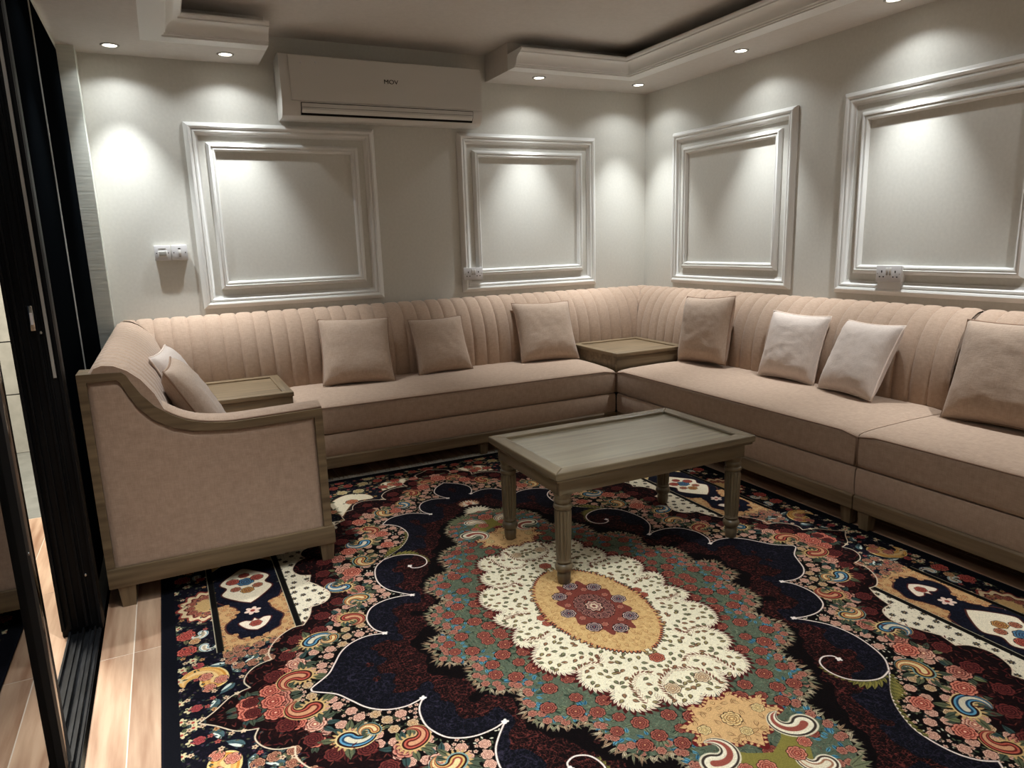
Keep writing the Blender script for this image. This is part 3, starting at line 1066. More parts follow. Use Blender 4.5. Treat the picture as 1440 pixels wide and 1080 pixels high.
def mitre(name, p, mat):
    o = mk(name, [(x, y, 0.442) for x, y in p] + [(x, y, 0.470) for x, y in p], [(3, 2, 1, 0), (4, 5, 6, 7), (0, 1, 5, 4), (1, 2, 6, 5), (2, 3, 7, 6), (3, 0, 4, 7)], mat, tp)
    md = o.modifiers.new('bevel', 'BEVEL'); md.width = 0.004; md.segments = 2
    return o


ix0, ix1, iy0, iy1 = tx0 + t, tx1 - t, ty0 + t, ty1 - t
mitre('rim', [(tx0, ty0), (tx1, ty0), (ix1, iy0), (ix0, iy0)], M['table_x'])
mitre('rim', [(tx1, ty0), (tx1, ty1), (ix1, iy1), (ix1, iy0)], M['table_y'])
mitre('rim', [(tx1, ty1), (tx0, ty1), (ix0, iy1), (ix1, iy1)], M['table_x'])
mitre('rim', [(tx0, ty1), (tx0, ty0), (ix0, iy0), (ix0, iy1)], M['table_y'])
# moulding under the rim and apron boards
bx('under_moulding', (tx0 + 0.008, ty0 + 0.008, 0.430), (tx1 - 0.008, ty1 - 0.008, 0.4425), M['table_x'], ct, 0.004)
for nm, a, b, m in (('apron', (tx0 + 0.03, ty0 + 0.03), (tx1 - 0.03, ty0 + 0.052), 'table_x'), ('apron', (tx0 + 0.03, ty1 - 0.052), (tx1 - 0.03, ty1 - 0.03), 'table_x'),
                    ('apron', (tx0 + 0.03, ty0 + 0.052), (tx0 + 0.052, ty1 - 0.052), 'table_y'), ('apron', (tx1 - 0.052, ty0 + 0.052), (tx1 - 0.03, ty1 - 0.052), 'table_y')):
    bx(nm, (a[0], a[1], 0.372), (b[0], b[1], 0.431), M[m], ct, 0.002)
LP = [(0.0185, 0.009), (0.021, 0.014), (0.024, 0.035), (0.0235, 0.052), (0.019, 0.058), (0.0275, 0.062), (0.031, 0.070), (0.0315, 0.078), (0.029, 0.087), (0.0225, 0.092), (0.026, 0.096), (0.0275, 0.101), (0.025, 0.106),
      (0.0245, 0.110), (0.0262, 0.118), (0.0275, 0.16), (0.0290, 0.22), (0.0302, 0.285), (0.0302, 0.300), (0.028, 0.306), (0.026, 0.309), (0.0315, 0.314), (0.033, 0.320), (0.0315, 0.327), (0.026, 0.331), (0.0265, 0.335),
      (0.0300, 0.340), (0.0305, 0.346), (0.0275, 0.352), (0.0285, 0.356), (0.0330, 0.366), (0.0345, 0.374)]
leg0 = None
for lx in (tx0 + 0.062, tx1 - 0.062):
    for ly in (ty0 + 0.062, ty1 - 0.062):
        if leg0 is None:
            leg0 = MB().lathe((0, 0, 0), [(r * 1.1, h) for r, h in LP], 72, (12, 0.0055, 0.112, 0.302)).build('leg', M['table_z'], ct, 40, local=True)
            o = leg0
            blk = MB().box((-0.031, -0.031, 0.370), (0.031, 0.031, 0.432), 0.002).build('leg_block', M['table_z'], leg0, local=True)
        else:
            o = leg0.copy(); COL.objects.link(o)
            b2 = blk.copy(); COL.objects.link(b2); b2.parent = o
        o.location = Vector((lx, ly, 0)) - Vector((ct.location.x, ct.location.y, ct.location.z))


# ------------------------------------------------------------------ the rug
RCX, RCY, RA, RB = -2.247, -2.723, 1.393, 1.872
RES = 0.0016
NX, NY = int(RA / RES), int(RB / RES)
A = (np.arange(NX) + 0.5) * RES
B = (np.arange(NY) + 0.5) * RES
GA, GB = np.meshgrid(A, B)          # [row = b, col = a]
rng = np.random.RandomState(11)
CAN = np.zeros((NY, NX, 3), np.float32)


def vnoise(cell, seed):
    g = np.random.RandomState(seed)
    cy, cx = int(RB / cell) + 3, int(RA / cell) + 3
    q = g.rand(cy, cx).astype(np.float32)
    fy, fx = B / cell, A / cell
    iy, ix = fy.astype(int), fx.astype(int)
    ty, tx = fy - iy, fx - ix
    ty = (ty * ty * (3 - 2 * ty))[:, None]; tx = (tx * tx * (3 - 2 * tx))[None, :]
    a = q[iy][:, ix]; b_ = q[iy][:, ix + 1]; c = q[iy + 1][:, ix]; d = q[iy + 1][:, ix + 1]
    return ((a * (1 - tx) + b_ * tx) * (1 - ty) + (c * (1 - tx) + d * tx) * ty).astype(np.float32)


def inside(poly, ga=GA, gb=GB):
    m = np.zeros(ga.shape, bool)
    n = len(poly)
    for i in range(n):
        (x1, y1), (x2, y2) = poly[i], poly[(i + 1) % n]
        if y1 == y2: continue
        c = ((gb < y1) != (gb < y2)) & (ga < (x2 - x1) * (gb - y1) / (y2 - y1) + x1)
        m ^= c
    return m


def dist(pl, ga=GA, gb=GB):
    d = np.full(ga.shape, 9.0, np.float32)
    for (x1, y1), (x2, y2) in zip(pl, pl[1:]):
        dx, dy = x2 - x1, y2 - y1
        L = dx * dx + dy * dy + 1e-12
        t = np.clip(((ga - x1) * dx + (gb - y1) * dy) / L, 0, 1)
        np.minimum(d, np.hypot(ga - x1 - t * dx, gb - y1 - t * dy), out=d)
    return d


def col(c): return np.array(c, np.float32)


def win(a0, a1, b0, b1):
    i0, i1 = max(0, int(a0 / RES)), min(NX, int(a1 / RES) + 1)
    j0, j1 = max(0, int(b0 / RES)), min(NY, int(b1 / RES) + 1)
    if i0 >= i1 or j0 >= j1: return None
    return slice(j0, j1), slice(i0, i1)


def put(w, alpha, c):
    s = CAN[w]
    al = np.clip(alpha, 0, 1)[..., None]
    s[...] = s * (1 - al) + col(c) * al


def stroke(pl, width, c):
    xs_, ys_ = [p[0] for p in pl], [p[1] for p in pl]
    w = win(min(xs_) - width, max(xs_) + width, min(ys_) - width, max(ys_) + width)
    if w is None: return
    d = dist(pl, GA[w], GB[w])
    put(w, (width / 2 - d) / RES + 0.5, c)


def fillp(poly, c):
    xs_, ys_ = [p[0] for p in poly], [p[1] for p in poly]
    w = win(min(xs_), max(xs_), min(ys_), max(ys_))
    if w is None: return
    put(w, inside(poly, GA[w], GB[w]).astype(np.float32), c)


def rose(a, b, r, light, mid, dark, n=7, ph=0.0, centre=None, squash=1.0):
    """peony: rings of rounded petals with pale rims and dark folds"""
    w = win(a - r * 1.2, a + r * 1.2, b - r * 1.2, b + r * 1.2)
    if w is None: return
    dx, dy = GA[w] - a, (GB[w] - b) * squash
    rr, th = np.hypot(dx, dy), np.arctan2(dy, dx)
    sh = tuple(0.55 * c for c in dark)
    put(w, (r * (0.97 + 0.05 * np.cos(n * th + ph)) - rr) / RES + 0.5, sh)
    for k, f in enumerate((0.95, 0.68, 0.42)):
        p = ph * 1.7 + k * 1.9
        m = n - k
        pet = np.abs(np.cos(m * 0.5 * th + p)) ** 0.55
        R = r * f * (0.80 + 0.20 * pet)
        put(w, (R + r * 0.05 - rr) / RES + 0.3, dark)
        put(w, (R - rr) / RES + 0.3, light)
        put(w, np.clip((R * 0.88 - rr) / (r * 0.10 + 1e-6), 0, 1), mid)
        put(w, np.clip((R * 0.74 - rr) / (r * 0.16), 0, 1) * 0.75, dark)
        put(w, np.clip(1 - pet * 3.2, 0, 1) * (rr < R), dark)
    put(w, (r * 0.2 - rr) / RES + 0.5, mid)
    put(w, (r * 0.11 - rr) / RES + 0.5, centre or light)


def daisy(a, b, r, c, cc, n=5, ph=0.0):
    w = win(a - r * 1.2, a + r * 1.2, b - r * 1.2, b + r * 1.2)
    if w is None: return
    dx, dy = GA[w] - a, GB[w] - b
    rr, th = np.hypot(dx, dy), np.arctan2(dy, dx)
    R = r * (0.55 + 0.45 * np.abs(np.cos(n / 2 * th + ph)))
    put(w, (R - rr) / RES + 0.5, c)
    put(w, (r * 0.28 - rr) / RES + 0.5, cc)


def leaf(a, b, L, wd, ang, c, vein=None):
    w = win(a - L, a + L, b - L, b + L)
    if w is None: return
    ca, sa = math.cos(ang), math.sin(ang)
    x = (GA[w] - a) * ca + (GB[w] - b) * sa
    y = -(GA[w] - a) * sa + (GB[w] - b) * ca
    t = np.clip(x / L, 0, 1)
    hw = wd * 0.5 * np.sin(PI * t ** 0.75)
    al = ((hw - np.abs(y)) / RES + 0.3) * ((x > 0) & (x < L))
    put(w, al, c)
    if vein is not None:
        put(w, ((0.0009 - np.abs(y)) / RES + 0.4) * ((x > 0.1 * L) & (x < 0.85 * L)), vein)


def paisley(a, b, s, ang, cols, curl=1):
    """curled teardrop drawn as shrinking discs on a spiral, once for each colour"""
    for f, c in zip((1.0, 0.84, 0.66, 0.46, 0.28), cols):
        for i in range(34):
            t = i / 33
            th = ang + curl * t * 3.6
            R = s * (0.62 + 0.25 * t) * (1 - 0.42 * t)
            px = a + (math.cos(th) - math.cos(ang)) * R
            py = b + (math.sin(th) - math.sin(ang)) * R
            rad = s * 0.5 * (1 - t) ** 0.7 * f
            if rad < RES * 0.6: continue
            w = win(px - rad - RES, px + rad + RES, py - rad - RES, py + rad + RES)
            if w is None: continue
            put(w, (rad - np.hypot(GA[w] - px, GB[w] - py)) / RES + 0.5, c)


def along(pl, step):
    n = max(2, int(sum(math.dist(p, q) for p, q in zip(pl, pl[1:])) / step))
    return resample(pl, n + 1)


# ---- palette
NAVY, BLK, BURG = (14, 14, 22), (11, 9, 10), (30, 12, 15)
REDL, CREAM, GOLD = (92, 36, 32), (236, 224, 196), (208, 168, 108)
PINK, ROSE, CORAL = (216, 154, 132), (152, 62, 52), (198, 102, 82)
GREEN, DGREEN, BLUE, TEAL, OLIVE = (98, 112, 92), (60, 74, 60), (66, 128, 160), (84, 124, 124), (132, 122, 60)
WHITE = (232, 216, 204)
ORANGE = (196, 118, 52)

# ---- guide curves of one quarter (a across, b along; metres from the centre)
LSEG = [[(0.990, 0.0), (0.985, 0.012), (0.930, 0.054), (0.900, 0.101), (0.865, 0.158), (0.820, 0.194), (0.765, 0.207), (0.710, 0.195)],
        [(0.710, 0.195), (0.735, 0.235), (0.743, 0.290), (0.735, 0.335), (0.705, 0.385), (0.650, 0.412), (0.590, 0.413), (0.545, 0.400)],
        [(0.545, 0.400), (0.585, 0.445), (0.615, 0.490), (0.630, 0.550), (0.626, 0.620), (0.602, 0.695), (0.550, 0.752), (0.450, 0.835), (0.395, 0.920), (0.383, 0.980), (0.393, 1.045), (0.420, 1.088), (0.456, 1.112)],
        [(0.456, 1.112), (0.420, 1.155), (0.374, 1.178), (0.293, 1.178), (0.215, 1.119)],
        [(0.215, 1.119), (0.239, 1.176), (0.230, 1.241), (0.192, 1.290), (0.132, 1.303), (0.064, 1.278)],
        [(0.064, 1.278), (0.090, 1.330), (0.096, 1.393), (0.060, 1.460), (0.0, 1.510)]]
LC = [catmull(s, 7) for s in LSEG]
LLINE = [p for s in LC for p in s]
HOOK = catmull([(0.556, 0.746), (0.505, 0.758), (0.455, 0.745), (0.415, 0.712), (0.400, 0.665), (0.412, 0.622), (0.445, 0.604), (0.474, 0.614), (0.480, 0.634)], 7)
OSEG = [[(1.298, 0.0), (1.256, 0.034), (1.212, 0.080), (1.180, 0.095), (1.152, 0.102)],
        [(1.152, 0.102), (1.165, 0.140), (1.150, 0.182), (1.118, 0.212), (1.074, 0.224)],
        [(1.074, 0.224), (1.078, 0.264), (1.062, 0.308), (1.030, 0.352), (0.985, 0.384), (0.945, 0.386)],
        [(0.945, 0.386), (0.915, 0.44), (0.898, 0.500)], [(0.898, 0.500), (0.850, 0.510), (0.822, 0.545), (0.818, 0.590), (0.842, 0.650), (0.868, 0.702)],
        [(0.868, 0.702), (0.853, 0.758)], [(0.853, 0.758), (0.892, 0.782), (0.910, 0.838), (0.885, 0.902), (0.845, 0.930)],
        [(0.845, 0.930), (0.855, 0.975), (0.830, 1.020), (0.772, 1.035)], [(0.772, 1.035), (0.735, 1.04), (0.700, 1.10), (0.690, 1.18), (0.640, 1.235), (0.600, 1.26)],
        [(0.600, 1.26), (0.600, 1.32), (0.575, 1.36), (0.534, 1.374)], [(0.534, 1.374), (0.515, 1.43), (0.470, 1.462), (0.410, 1.455), (0.350, 1.425)],
        [(0.350, 1.425), (0.355, 1.480), (0.320, 1.535), (0.255, 1.568), (0.190, 1.562)], [(0.190, 1.562), (0.200, 1.610), (0.170, 1.655), (0.100, 1.663)],
        [(0.100, 1.663), (0.095, 1.710), (0.045, 1.74), (0.0, 1.775)]]
OC = [catmull(s, 7) for s in OSEG]
OLINE = [p for s in OC for p in s]
mL = inside([(0, 0)] + LLINE)
mO = inside([(0, 0)] + OLINE)
dL, dO = dist(LLINE), dist(OLINE)
GRN = [(0.575, 0.0), (0.600, 0.03), (0.580, 0.065), (0.500, 0.095), (0.530, 0.14), (0.540, 0.20), (0.505, 0.262), (0.430, 0.29), (0.455, 0.345), (0.472, 0.41), (0.430, 0.480), (0.345, 0.505), (0.335, 0.575), (0.330, 0.640), (0.275, 0.695), (0.215, 0.71), (0.205, 0.79), (0.215, 0.85), (0.190, 0.92), (0.130, 0.965), (0.06, 1.01), (0.0, 1.07)]
GRN = catmull(GRN, 5)
mG = inside([(0, 0)] + GRN)
dG = dist(GRN)

# ---- inner field: navy by the line, red vines, near-black round the medallion
n1, n2, n3 = vnoise(0.045, 1), vnoise(0.0135, 2), vnoise(0.0085, 3)
n4, n5 = vnoise(0.10, 4), vnoise(0.006, 5)
n6, n7 = vnoise(0.0105, 6), vnoise(0.0062, 7)
CAN[...] = col(BLK)
t = dL / (dL + dG + 1e-6) + (n1 - 0.5) * 0.34 + (n4 - 0.5) * 0.16
navy = mL & (t < 0.33)
redz = mL & (t >= 0.33) & (t < 0.74)
dark = mL & (t >= 0.74)
CAN[navy] = col(NAVY); CAN[redz] = col((22, 10, 11)); CAN[dark] = col((13, 7, 8))
vine = 0.9 * np.clip(1 - np.abs(n2 - 0.5) / 0.05, 0, 1) + 0.7 * np.clip(1 - np.abs(n3 - 0.5) / 0.06, 0, 1) + 0.8 * np.clip(1 - np.abs(n6 - 0.48) / 0.06, 0, 1) + 0.6 * np.clip(1 - np.abs(n7 - 0.5) / 0.07, 0, 1)
vine = np.clip(vine, 0, 1)[..., None]
S = CAN
S[...] = np.where(redz[..., None], S * (1 - vine * 0.85) + col((128, 58, 50)) * vine * 0.85, S)
S[...] = np.where(navy[..., None], S * (1 - vine * 0.45) + col((66, 58, 76)) * vine * 0.65, S)
S[...] = np.where(dark[..., None], S * (1 - vine * 0.25) + col((40, 18, 20)) * vine * 0.25, S)
# ---- band between the line and the outer scallop
bandm = mO & ~mL
tb = dL / (dL + dO + 1e-6)
CAN[bandm] = col((13, 9, 9))
bur = bandm & (tb + (n1 - 0.5) * 0.25 > 0.5)
CAN[bur] = col((24, 9, 11))
fade = np.clip((tb - 0.45) * 3, 0, 1) * np.clip((0.93 - tb) * 5, 0, 1)
S[...] = np.where(bur[..., None], S * (1 - vine * 0.5 * fade[..., None]) + col((118, 44, 38)) * vine * 0.5 * fade[..., None], S)
# ---- ground beyond the scallop
outm = ~mO
CAN[outm] = col((15, 14, 25))
S[...] = np.where(outm[..., None], S * (1 - vine * 0.35) + col((58, 44, 72)) * vine * 0.35, S)


def scatter(mask, step, n_try, seed, minsep):
    g = np.random.RandomState(seed)
    jj, ii = np.nonzero(mask)
    out = []
    cells = {}
    for _ in range(n_try):
        k = g.randint(len(jj))
        a, b = A[ii[k]], B[jj[k]]
        ca, cb = int(a / minsep), int(b / minsep)
        ok = True
        for u in (-1, 0, 1):
            for v_ in (-1, 0, 1):
                for (x, y) in cells.get((ca + u, cb + v_), ()):
                    if (x - a) ** 2 + (y - b) ** 2 < minsep ** 2: ok = False
        if ok:
            cells.setdefault((ca, cb), []).append((a, b)); out.append((a, b))
    return out


def leafy(a, b, r, n, c, g):
    for k in range(n):
        th = g.rand() * 2 * PI
        leaf(a + math.cos(th) * r * 0.7, b + math.sin(th) * r * 0.7, r * 1.1, r * 0.5, th, c[g.randint(len(c))], (20, 22, 18))


g = np.random.RandomState(5)
# small blossoms hugging the white line
for (a, b) in scatter(bandm & (dL > 0.006) & (dL < 0.062), 0, 5200, 21, 0.0145):
    q = g.rand()
    if q < 0.45: daisy(a, b, 0.0072, (214, 176, 152), (130, 64, 50), 5, g.rand() * 6)
    elif q < 0.75: leaf(a, b, 0.013, 0.006, g.rand() * 6.28, (214, 206, 182))
    else: leaf(a, b, 0.014, 0.006, g.rand() * 6.28, (96, 104, 78))
# medium buds further out
for (a, b) in scatter(bandm & (dL > 0.020) & (tb < 0.60), 0, 2600, 22, 0.036):
    leafy(a, b, 0.015, 3, ((78, 88, 70), (98, 102, 74), (54, 72, 70)), g)
    if g.rand() < 0.72: rose(a, b, 0.0185, (228, 188, 164), (206, 152, 128), (104, 54, 44), 6, g.rand() * 6)
    else: rose(a, b, 0.0175, (222, 200, 164), (196, 150, 96), (96, 56, 40), 6, g.rand() * 6)
# large roses along the middle of the band, two tones
for (a, b) in scatter(bandm & (tb > 0.36) & (tb < 0.58) & (dL > 0.05), 0, 900, 23, 0.092):
    leafy(a, b, 0.040, 6, ((78, 88, 70), (58, 80, 76), (120, 124, 84)), g)
    if g.rand() < 0.5: rose(a, b, 0.037, (206, 140, 118), (152, 80, 66), (66, 26, 26), 8, g.rand() * 6, (230, 180, 150))
    else: rose(a, b, 0.034, (226, 180, 154), (190, 122, 100), (92, 42, 36), 7, g.rand() * 6, (240, 210, 170))
# paired roses at the tip of the short axis and the paisleys that flank them
for (a, b, r) in ((1.165, 0.022, 0.036), (1.10, 0.055, 0.034), (1.10, 0.0, 0.036), (1.055, 0.13, 0.030), (1.02, 0.23, 0.026)):
    leafy(a, b, r, 5, ((78, 88, 70), (58, 80, 76)), g)
    rose(a, b, r, (216, 132, 108), (168, 74, 60), (90, 30, 28), 8, a * 9, (230, 180, 150))
PB = ((214, 188, 132), (44, 20, 20), (92, 150, 178), (40, 70, 98), (206, 196, 170))
PR = ((206, 172, 112), (60, 28, 24), (190, 92, 72), (110, 36, 32), (206, 150, 110))
PG = ((120, 156, 150), (48, 22, 20), (206, 168, 98), (150, 62, 46), (220, 196, 140))
for (a, b, rr_) in [(p[0], p[1], 0.022 + 0.012 * g.rand()) for p in scatter(bandm & (tb > 0.60) & (tb < 0.84), 0, 900, 24, 0.075)]:
    rose(a, b, rr_, (120, 52, 46), (84, 32, 32), (40, 14, 17), 7, g.rand() * 6)
for (a, b, s, an, cs, cu) in ((0.945, 0.262, 0.052, 0.4, PB, 1), (1.00, 0.085, 0.052, 2.4, PR, -1), (0.87, 0.262, 0.030, 3.0, PG, 1), (0.80, 0.36, 0.046, 1.3, PR, 1), (0.715, 0.475, 0.046, 2.6, PG, -1), (0.755, 0.59, 0.050, 4.2, PB, 1),
                              (0.64, 0.80, 0.050, 0.8, PG, -1), (0.58, 0.96, 0.055, 3.4, PB, 1), (0.53, 1.10, 0.046, 1.8, PR, 1), (0.42, 1.27, 0.050, 0.6, PG, -1), (0.29, 1.33, 0.044, 2.2, PB, 1), (0.20, 1.43, 0.046, 4.0, PR, -1), (0.09, 1.58, 0.042, 1.0, PR, 1)):
    s *= 1.25
    leafy(a, b, s * 0.7, 5, ((78, 88, 70), (98, 102, 74)), g)
    for k in range(16):
        leaf(a + s * 0.45 * math.cos(k * PI / 8), b + s * 0.45 * math.sin(k * PI / 8), s * 0.3, s * 0.14, k * PI / 8, (196, 160, 104))
    paisley(a, b, s, an, cs, cu)
for (a, b, r) in ((0.70, 0.70, 0.040), (0.665, 0.90, 0.036), (0.50, 0.885, 0.032), (0.49, 1.01, 0.032), (0.545, 1.20, 0.036), (0.35, 1.25, 0.030), (0.0, 1.60, 0.045), (0.12, 1.50, 0.036)):
    rose(a, b, r, (222, 142, 116), (176, 80, 64), (92, 32, 28), 8, a * 7, (236, 190, 160))

# ---- outer border
# cream strip along the inner bar, speckled
strip = inside([p for s in OC[3:9] for p in s] + [(0.72, 1.28), (0.80, 1.33), (0.955, 1.33), (0.955, 0.40)]) & ~mO
CAN[strip] = col((226, 214, 188))
for (a, b) in scatter(strip, 0, 900, 31, 0.036):
    daisy(a, b, 0.012, (64, 58, 56), (150, 128, 84), 7, g.rand() * 6)
for (a, b) in scatter(strip, 0, 1500, 32, 0.017):
    leaf(a, b, 0.009, 0.003, g.rand() * 6.28, (150, 140, 112))
paisley(0.70, 1.19, 0.04, 0.2, ((226, 214, 188), (60, 44, 40), (226, 214, 188), (120, 90, 70), (226, 214, 188)), 1)
# outer cream lobes along the far end of the rug
for poly in ([(0.60, 1.30), (0.50, 1.47), (0.40, 1.48), (0.42, 1.56), (0.52, 1.60), (0.62, 1.50)], [(0.33, 1.56), (0.20, 1.61), (0.16, 1.70), (0.30, 1.68)], [(0.66, 1.34), (0.72, 1.46), (0.84, 1.52), (0.90, 1.44), (0.80, 1.36)]):
    pl = catmull(poly + [poly[0]], 6)
    fillp(pl, (226, 212, 182)); stroke(pl, 0.006, (120, 84, 50))
    ca_, cb_ = sum(p[0] for p in poly) / len(poly), sum(p[1] for p in poly) / len(poly)
    rose(ca_, cb_, 0.034, (214, 150, 110), (170, 84, 60), (100, 44, 34), 7, 0.3)
# panel between the two bars: gold-edged dark field with cartouches
def gold_blob(pl, c=(206, 168, 108)):
    p = catmull(pl + [pl[0]], 6)
    fillp(p, c); stroke(p, 0.0035, (228, 208, 164))
panel = (GA > 0.968) & (GA < 1.212) & (GB > 0.385) & ~mO
CAN[panel] = col((17, 17, 30))
S[...] = np.where(panel[..., None], S * (1 - vine * 0.4) + col((60, 70, 98)) * vine * 0.4, S)
gold = panel & (GB < 0.665) & ~inside(catmull([(1.203, 0.70), (1.175, 0.66), (1.150, 0.635), (1.143, 0.600), (1.160, 0.555), (1.190, 0.51), (1.185, 0.457), (1.160, 0.43), (1.150, 0.40), (1.116, 0.384), (1.075, 0.375), (1.050, 0.405), (1.019, 0.425), (1.012, 0.455), (0.995, 0.50), (1.018, 0.55), (1.03, 0.598), (1.02, 0.635), (0.990, 0.650), (0.973, 0.70), (1.09, 0.75), (1.203, 0.70)], 5))
gold |= (GA > 0.985) & (GA < 1.212) & (GB > 0.335) & (GB < 0.40) & ~mO & ~((GA > 1.07) & (GA < 1.12) & (GB > 0.384))
CAN[gold] = col((196, 156, 106))
stroke(catmull([(1.203, 0.70), (1.175, 0.66), (1.150, 0.635), (1.143, 0.600), (1.160, 0.555), (1.190, 0.51), (1.185, 0.457), (1.160, 0.43), (1.150, 0.40), (1.116, 0.384), (1.075, 0.375), (1.050, 0.405), (1.019, 0.425), (1.012, 0.455), (0.995, 0.50), (1.018, 0.55), (1.03, 0.598), (1.02, 0.635), (0.990, 0.650), (0.973, 0.70)], 5), 0.006, (96, 52, 44))
for (a, b) in scatter(gold, 0, 900, 41, 0.026):
    rose(a, b, 0.012, (226, 190, 132), (186, 120, 72), (120, 66, 44), 6, g.rand() * 6)
for k in range(6):
    cb_ = 0.80 + 0.66 * k
    if cb_ > 1.95: break
    c = catmull([(1.092, cb_ - 0.158), (1.05, cb_ - 0.12), (1.0, cb_ - 0.05), (1.02, cb_), (1.0, cb_ + 0.05), (1.05, cb_ + 0.12), (1.092, cb_ + 0.158), (1.135, cb_ + 0.12), (1.185, cb_ + 0.05), (1.165, cb_), (1.185, cb_ - 0.05), (1.135, cb_ - 0.12), (1.092, cb_ - 0.158)], 7)
    fillp(c, (232, 218, 190)); stroke(c, 0.006, (90, 44, 36))
    for (da, db, r, li, mi) in ((0, 0.03, 0.034, (92, 140, 166), (52, 86, 122)), (-0.045, 0.05, 0.026, (206, 110, 88), (150, 56, 46)), (0.045, 0.05, 0.026, (206, 110, 88), (150, 56, 46)), (0.0, -0.045, 0.026, (214, 170, 96), (160, 84, 50)), (0.0, 0.09, 0.022, (206, 110, 88), (150, 56, 46)), (-0.04, -0.02, 0.02, (214, 150, 110), (150, 70, 56)), (0.04, -0.02, 0.02, (214, 150, 110), (150, 70, 56))):
        rose(1.092 + da, cb_ + db, r, li, mi, (56, 26, 26), 7, da * 30)
    if k:
        for s_ in (1, -1):
            gold_blob([(1.092 + s_ * 0.118, cb_ - 0.48), (1.092 + s_ * 0.06, cb_ - 0.40), (1.092 + s_ * 0.10, cb_ - 0.31), (1.092 + s_ * 0.06, cb_ - 0.22), (1.092 + s_ * 0.118, cb_ - 0.14)])
for cb_ in (0.505, 1.13, 1.79):
    c = catmull([(1.092, cb_ - 0.072), (1.06, cb_ - 0.05), (1.036, cb_), (1.06, cb_ + 0.012), (1.08, cb_ + 0.002), (1.092, cb_ + 0.02), (1.104, cb_ + 0.002), (1.124, cb_ + 0.012), (1.148, cb_), (1.124, cb_ - 0.05), (1.092, cb_ - 0.072)], 6)
    fillp(c, (230, 214, 190)); stroke(c, 0.005, (96, 40, 38))
    rose(1.092, cb_ - 0.022, 0.022, (206, 110, 88), (130, 48, 42), (60, 24, 24), 6, 0)
    daisy(1.092, cb_ + 0.075, 0.030, (226, 196, 176), (150, 60, 50), 6, 0.5)
# outer strip by the edge
edge = (GA > 1.222) | (GB > 1.775)
for cb_ in (0.705, 1.36):
    for r, c in ((0.112, (150, 66, 56)), (0.102, (224, 200, 158)), (0.083, (120, 52, 46)), (0.074, (214, 176, 118))):
        w = win(1.1, 1.393, cb_ - 0.15, cb_ + 0.15)
        dx, dy = GA[w] - 1.235, (GB[w] - cb_) * 0.86
        rr, th = np.hypot(dx, dy), np.arctan2(dy, dx)
        R = r * (0.93 + 0.07 * np.cos(14 * th))
        put(w, ((R - rr) / RES + 0.5) * (GA[w] > 1.224), c)
    for k in range(7):
        th = -PI / 2 + PI * k / 6
        rose(1.24 + 0.055 * math.cos(th), cb_ + 0.066 * math.sin(th), 0.017, (220, 150, 120), (150, 66, 54), (70, 30, 28), 6, k)
for cb_ in (0.46, 1.02, 1.62):
    for db in (-0.052, 0.052):
        leafy(1.315, cb_ + db, 0.034, 5, ((120, 116, 80), (84, 98, 78)), g)
        rose(1.315, cb_ + db, 0.033, (206, 104, 88), (156, 58, 52), (84, 26, 28), 8, db * 20)
        paisley(1.262, cb_ + db * 0.9, 0.034, 0.5 + (db > 0) * 2.2, ((222, 212, 190), (92, 148, 170), (224, 216, 196), (224, 216, 196), (190, 170, 140)), 1 if db > 0 else -1)
    rose(1.29, cb_, 0.020, (226, 196, 140), (180, 110, 70), (80, 40, 32), 6, 0)
paisley(1.245, 0.195, 0.085, 3.4, ((226, 196, 130), (206, 140, 56), (226, 178, 100), (214, 160, 92), (226, 190, 130)), -1)
for (a, b) in ((1.262, 0.16), (1.225, 0.19), (1.268, 0.225)):
    rose(a, b, 0.022, (226, 168, 140), (190, 96, 78), (110, 48, 40), 7, a * 11)
for (a, b, L, an) in ((1.15, 0.235, 0.075, 2.4), (1.17, 0.20, 0.06, 1.2), (1.19, 0.15, 0.06, 5.6), (1.24, 0.09, 0.055, 5.2), (1.13, 0.27, 0.06, 0.9), (1.20, 0.27, 0.06, 0.2)):
    leaf(a, b, L, 0.026, an, (78, 104, 108), (40, 56, 60)); leaf(a + 0.006, b + 0.006, L * 0.8, 0.012, an, (206, 212, 200))
for (a, b) in scatter(outm & (GA > 1.04) & (GA < 1.21) & (GB > 0.235) & (GB < 0.345), 0, 300, 43, 0.036):
    leafy(a, b, 0.02, 3, ((110, 116, 84), (84, 106, 100)), g)
    rose(a, b, 0.021, (196, 150, 118), (150, 84, 66), (70, 36, 30), 7, a * 13)
for (a, b) in ((1.342, 0.03), (1.318, 0.075), (1.345, 0.12), (1.312, 0.012), (1.332, 0.30), (1.30, 0.34), (1.345, 0.24), (1.338, 0.575), (1.345, 0.86), (1.30, 0.90)):
    daisy(a, b, 0.017, (206, 192, 150), (170, 70, 60), 6, a * 17)
    leafy(a, b, 0.016, 3, ((120, 124, 84), (84, 98, 78)), g)
for (a, b) in ((1.30, 0.075), (1.285, 0.30), (1.25, 0.94)):
    rose(a, b, 0.018, (196, 96, 92), (150, 52, 56), (80, 24, 30), 6, a)
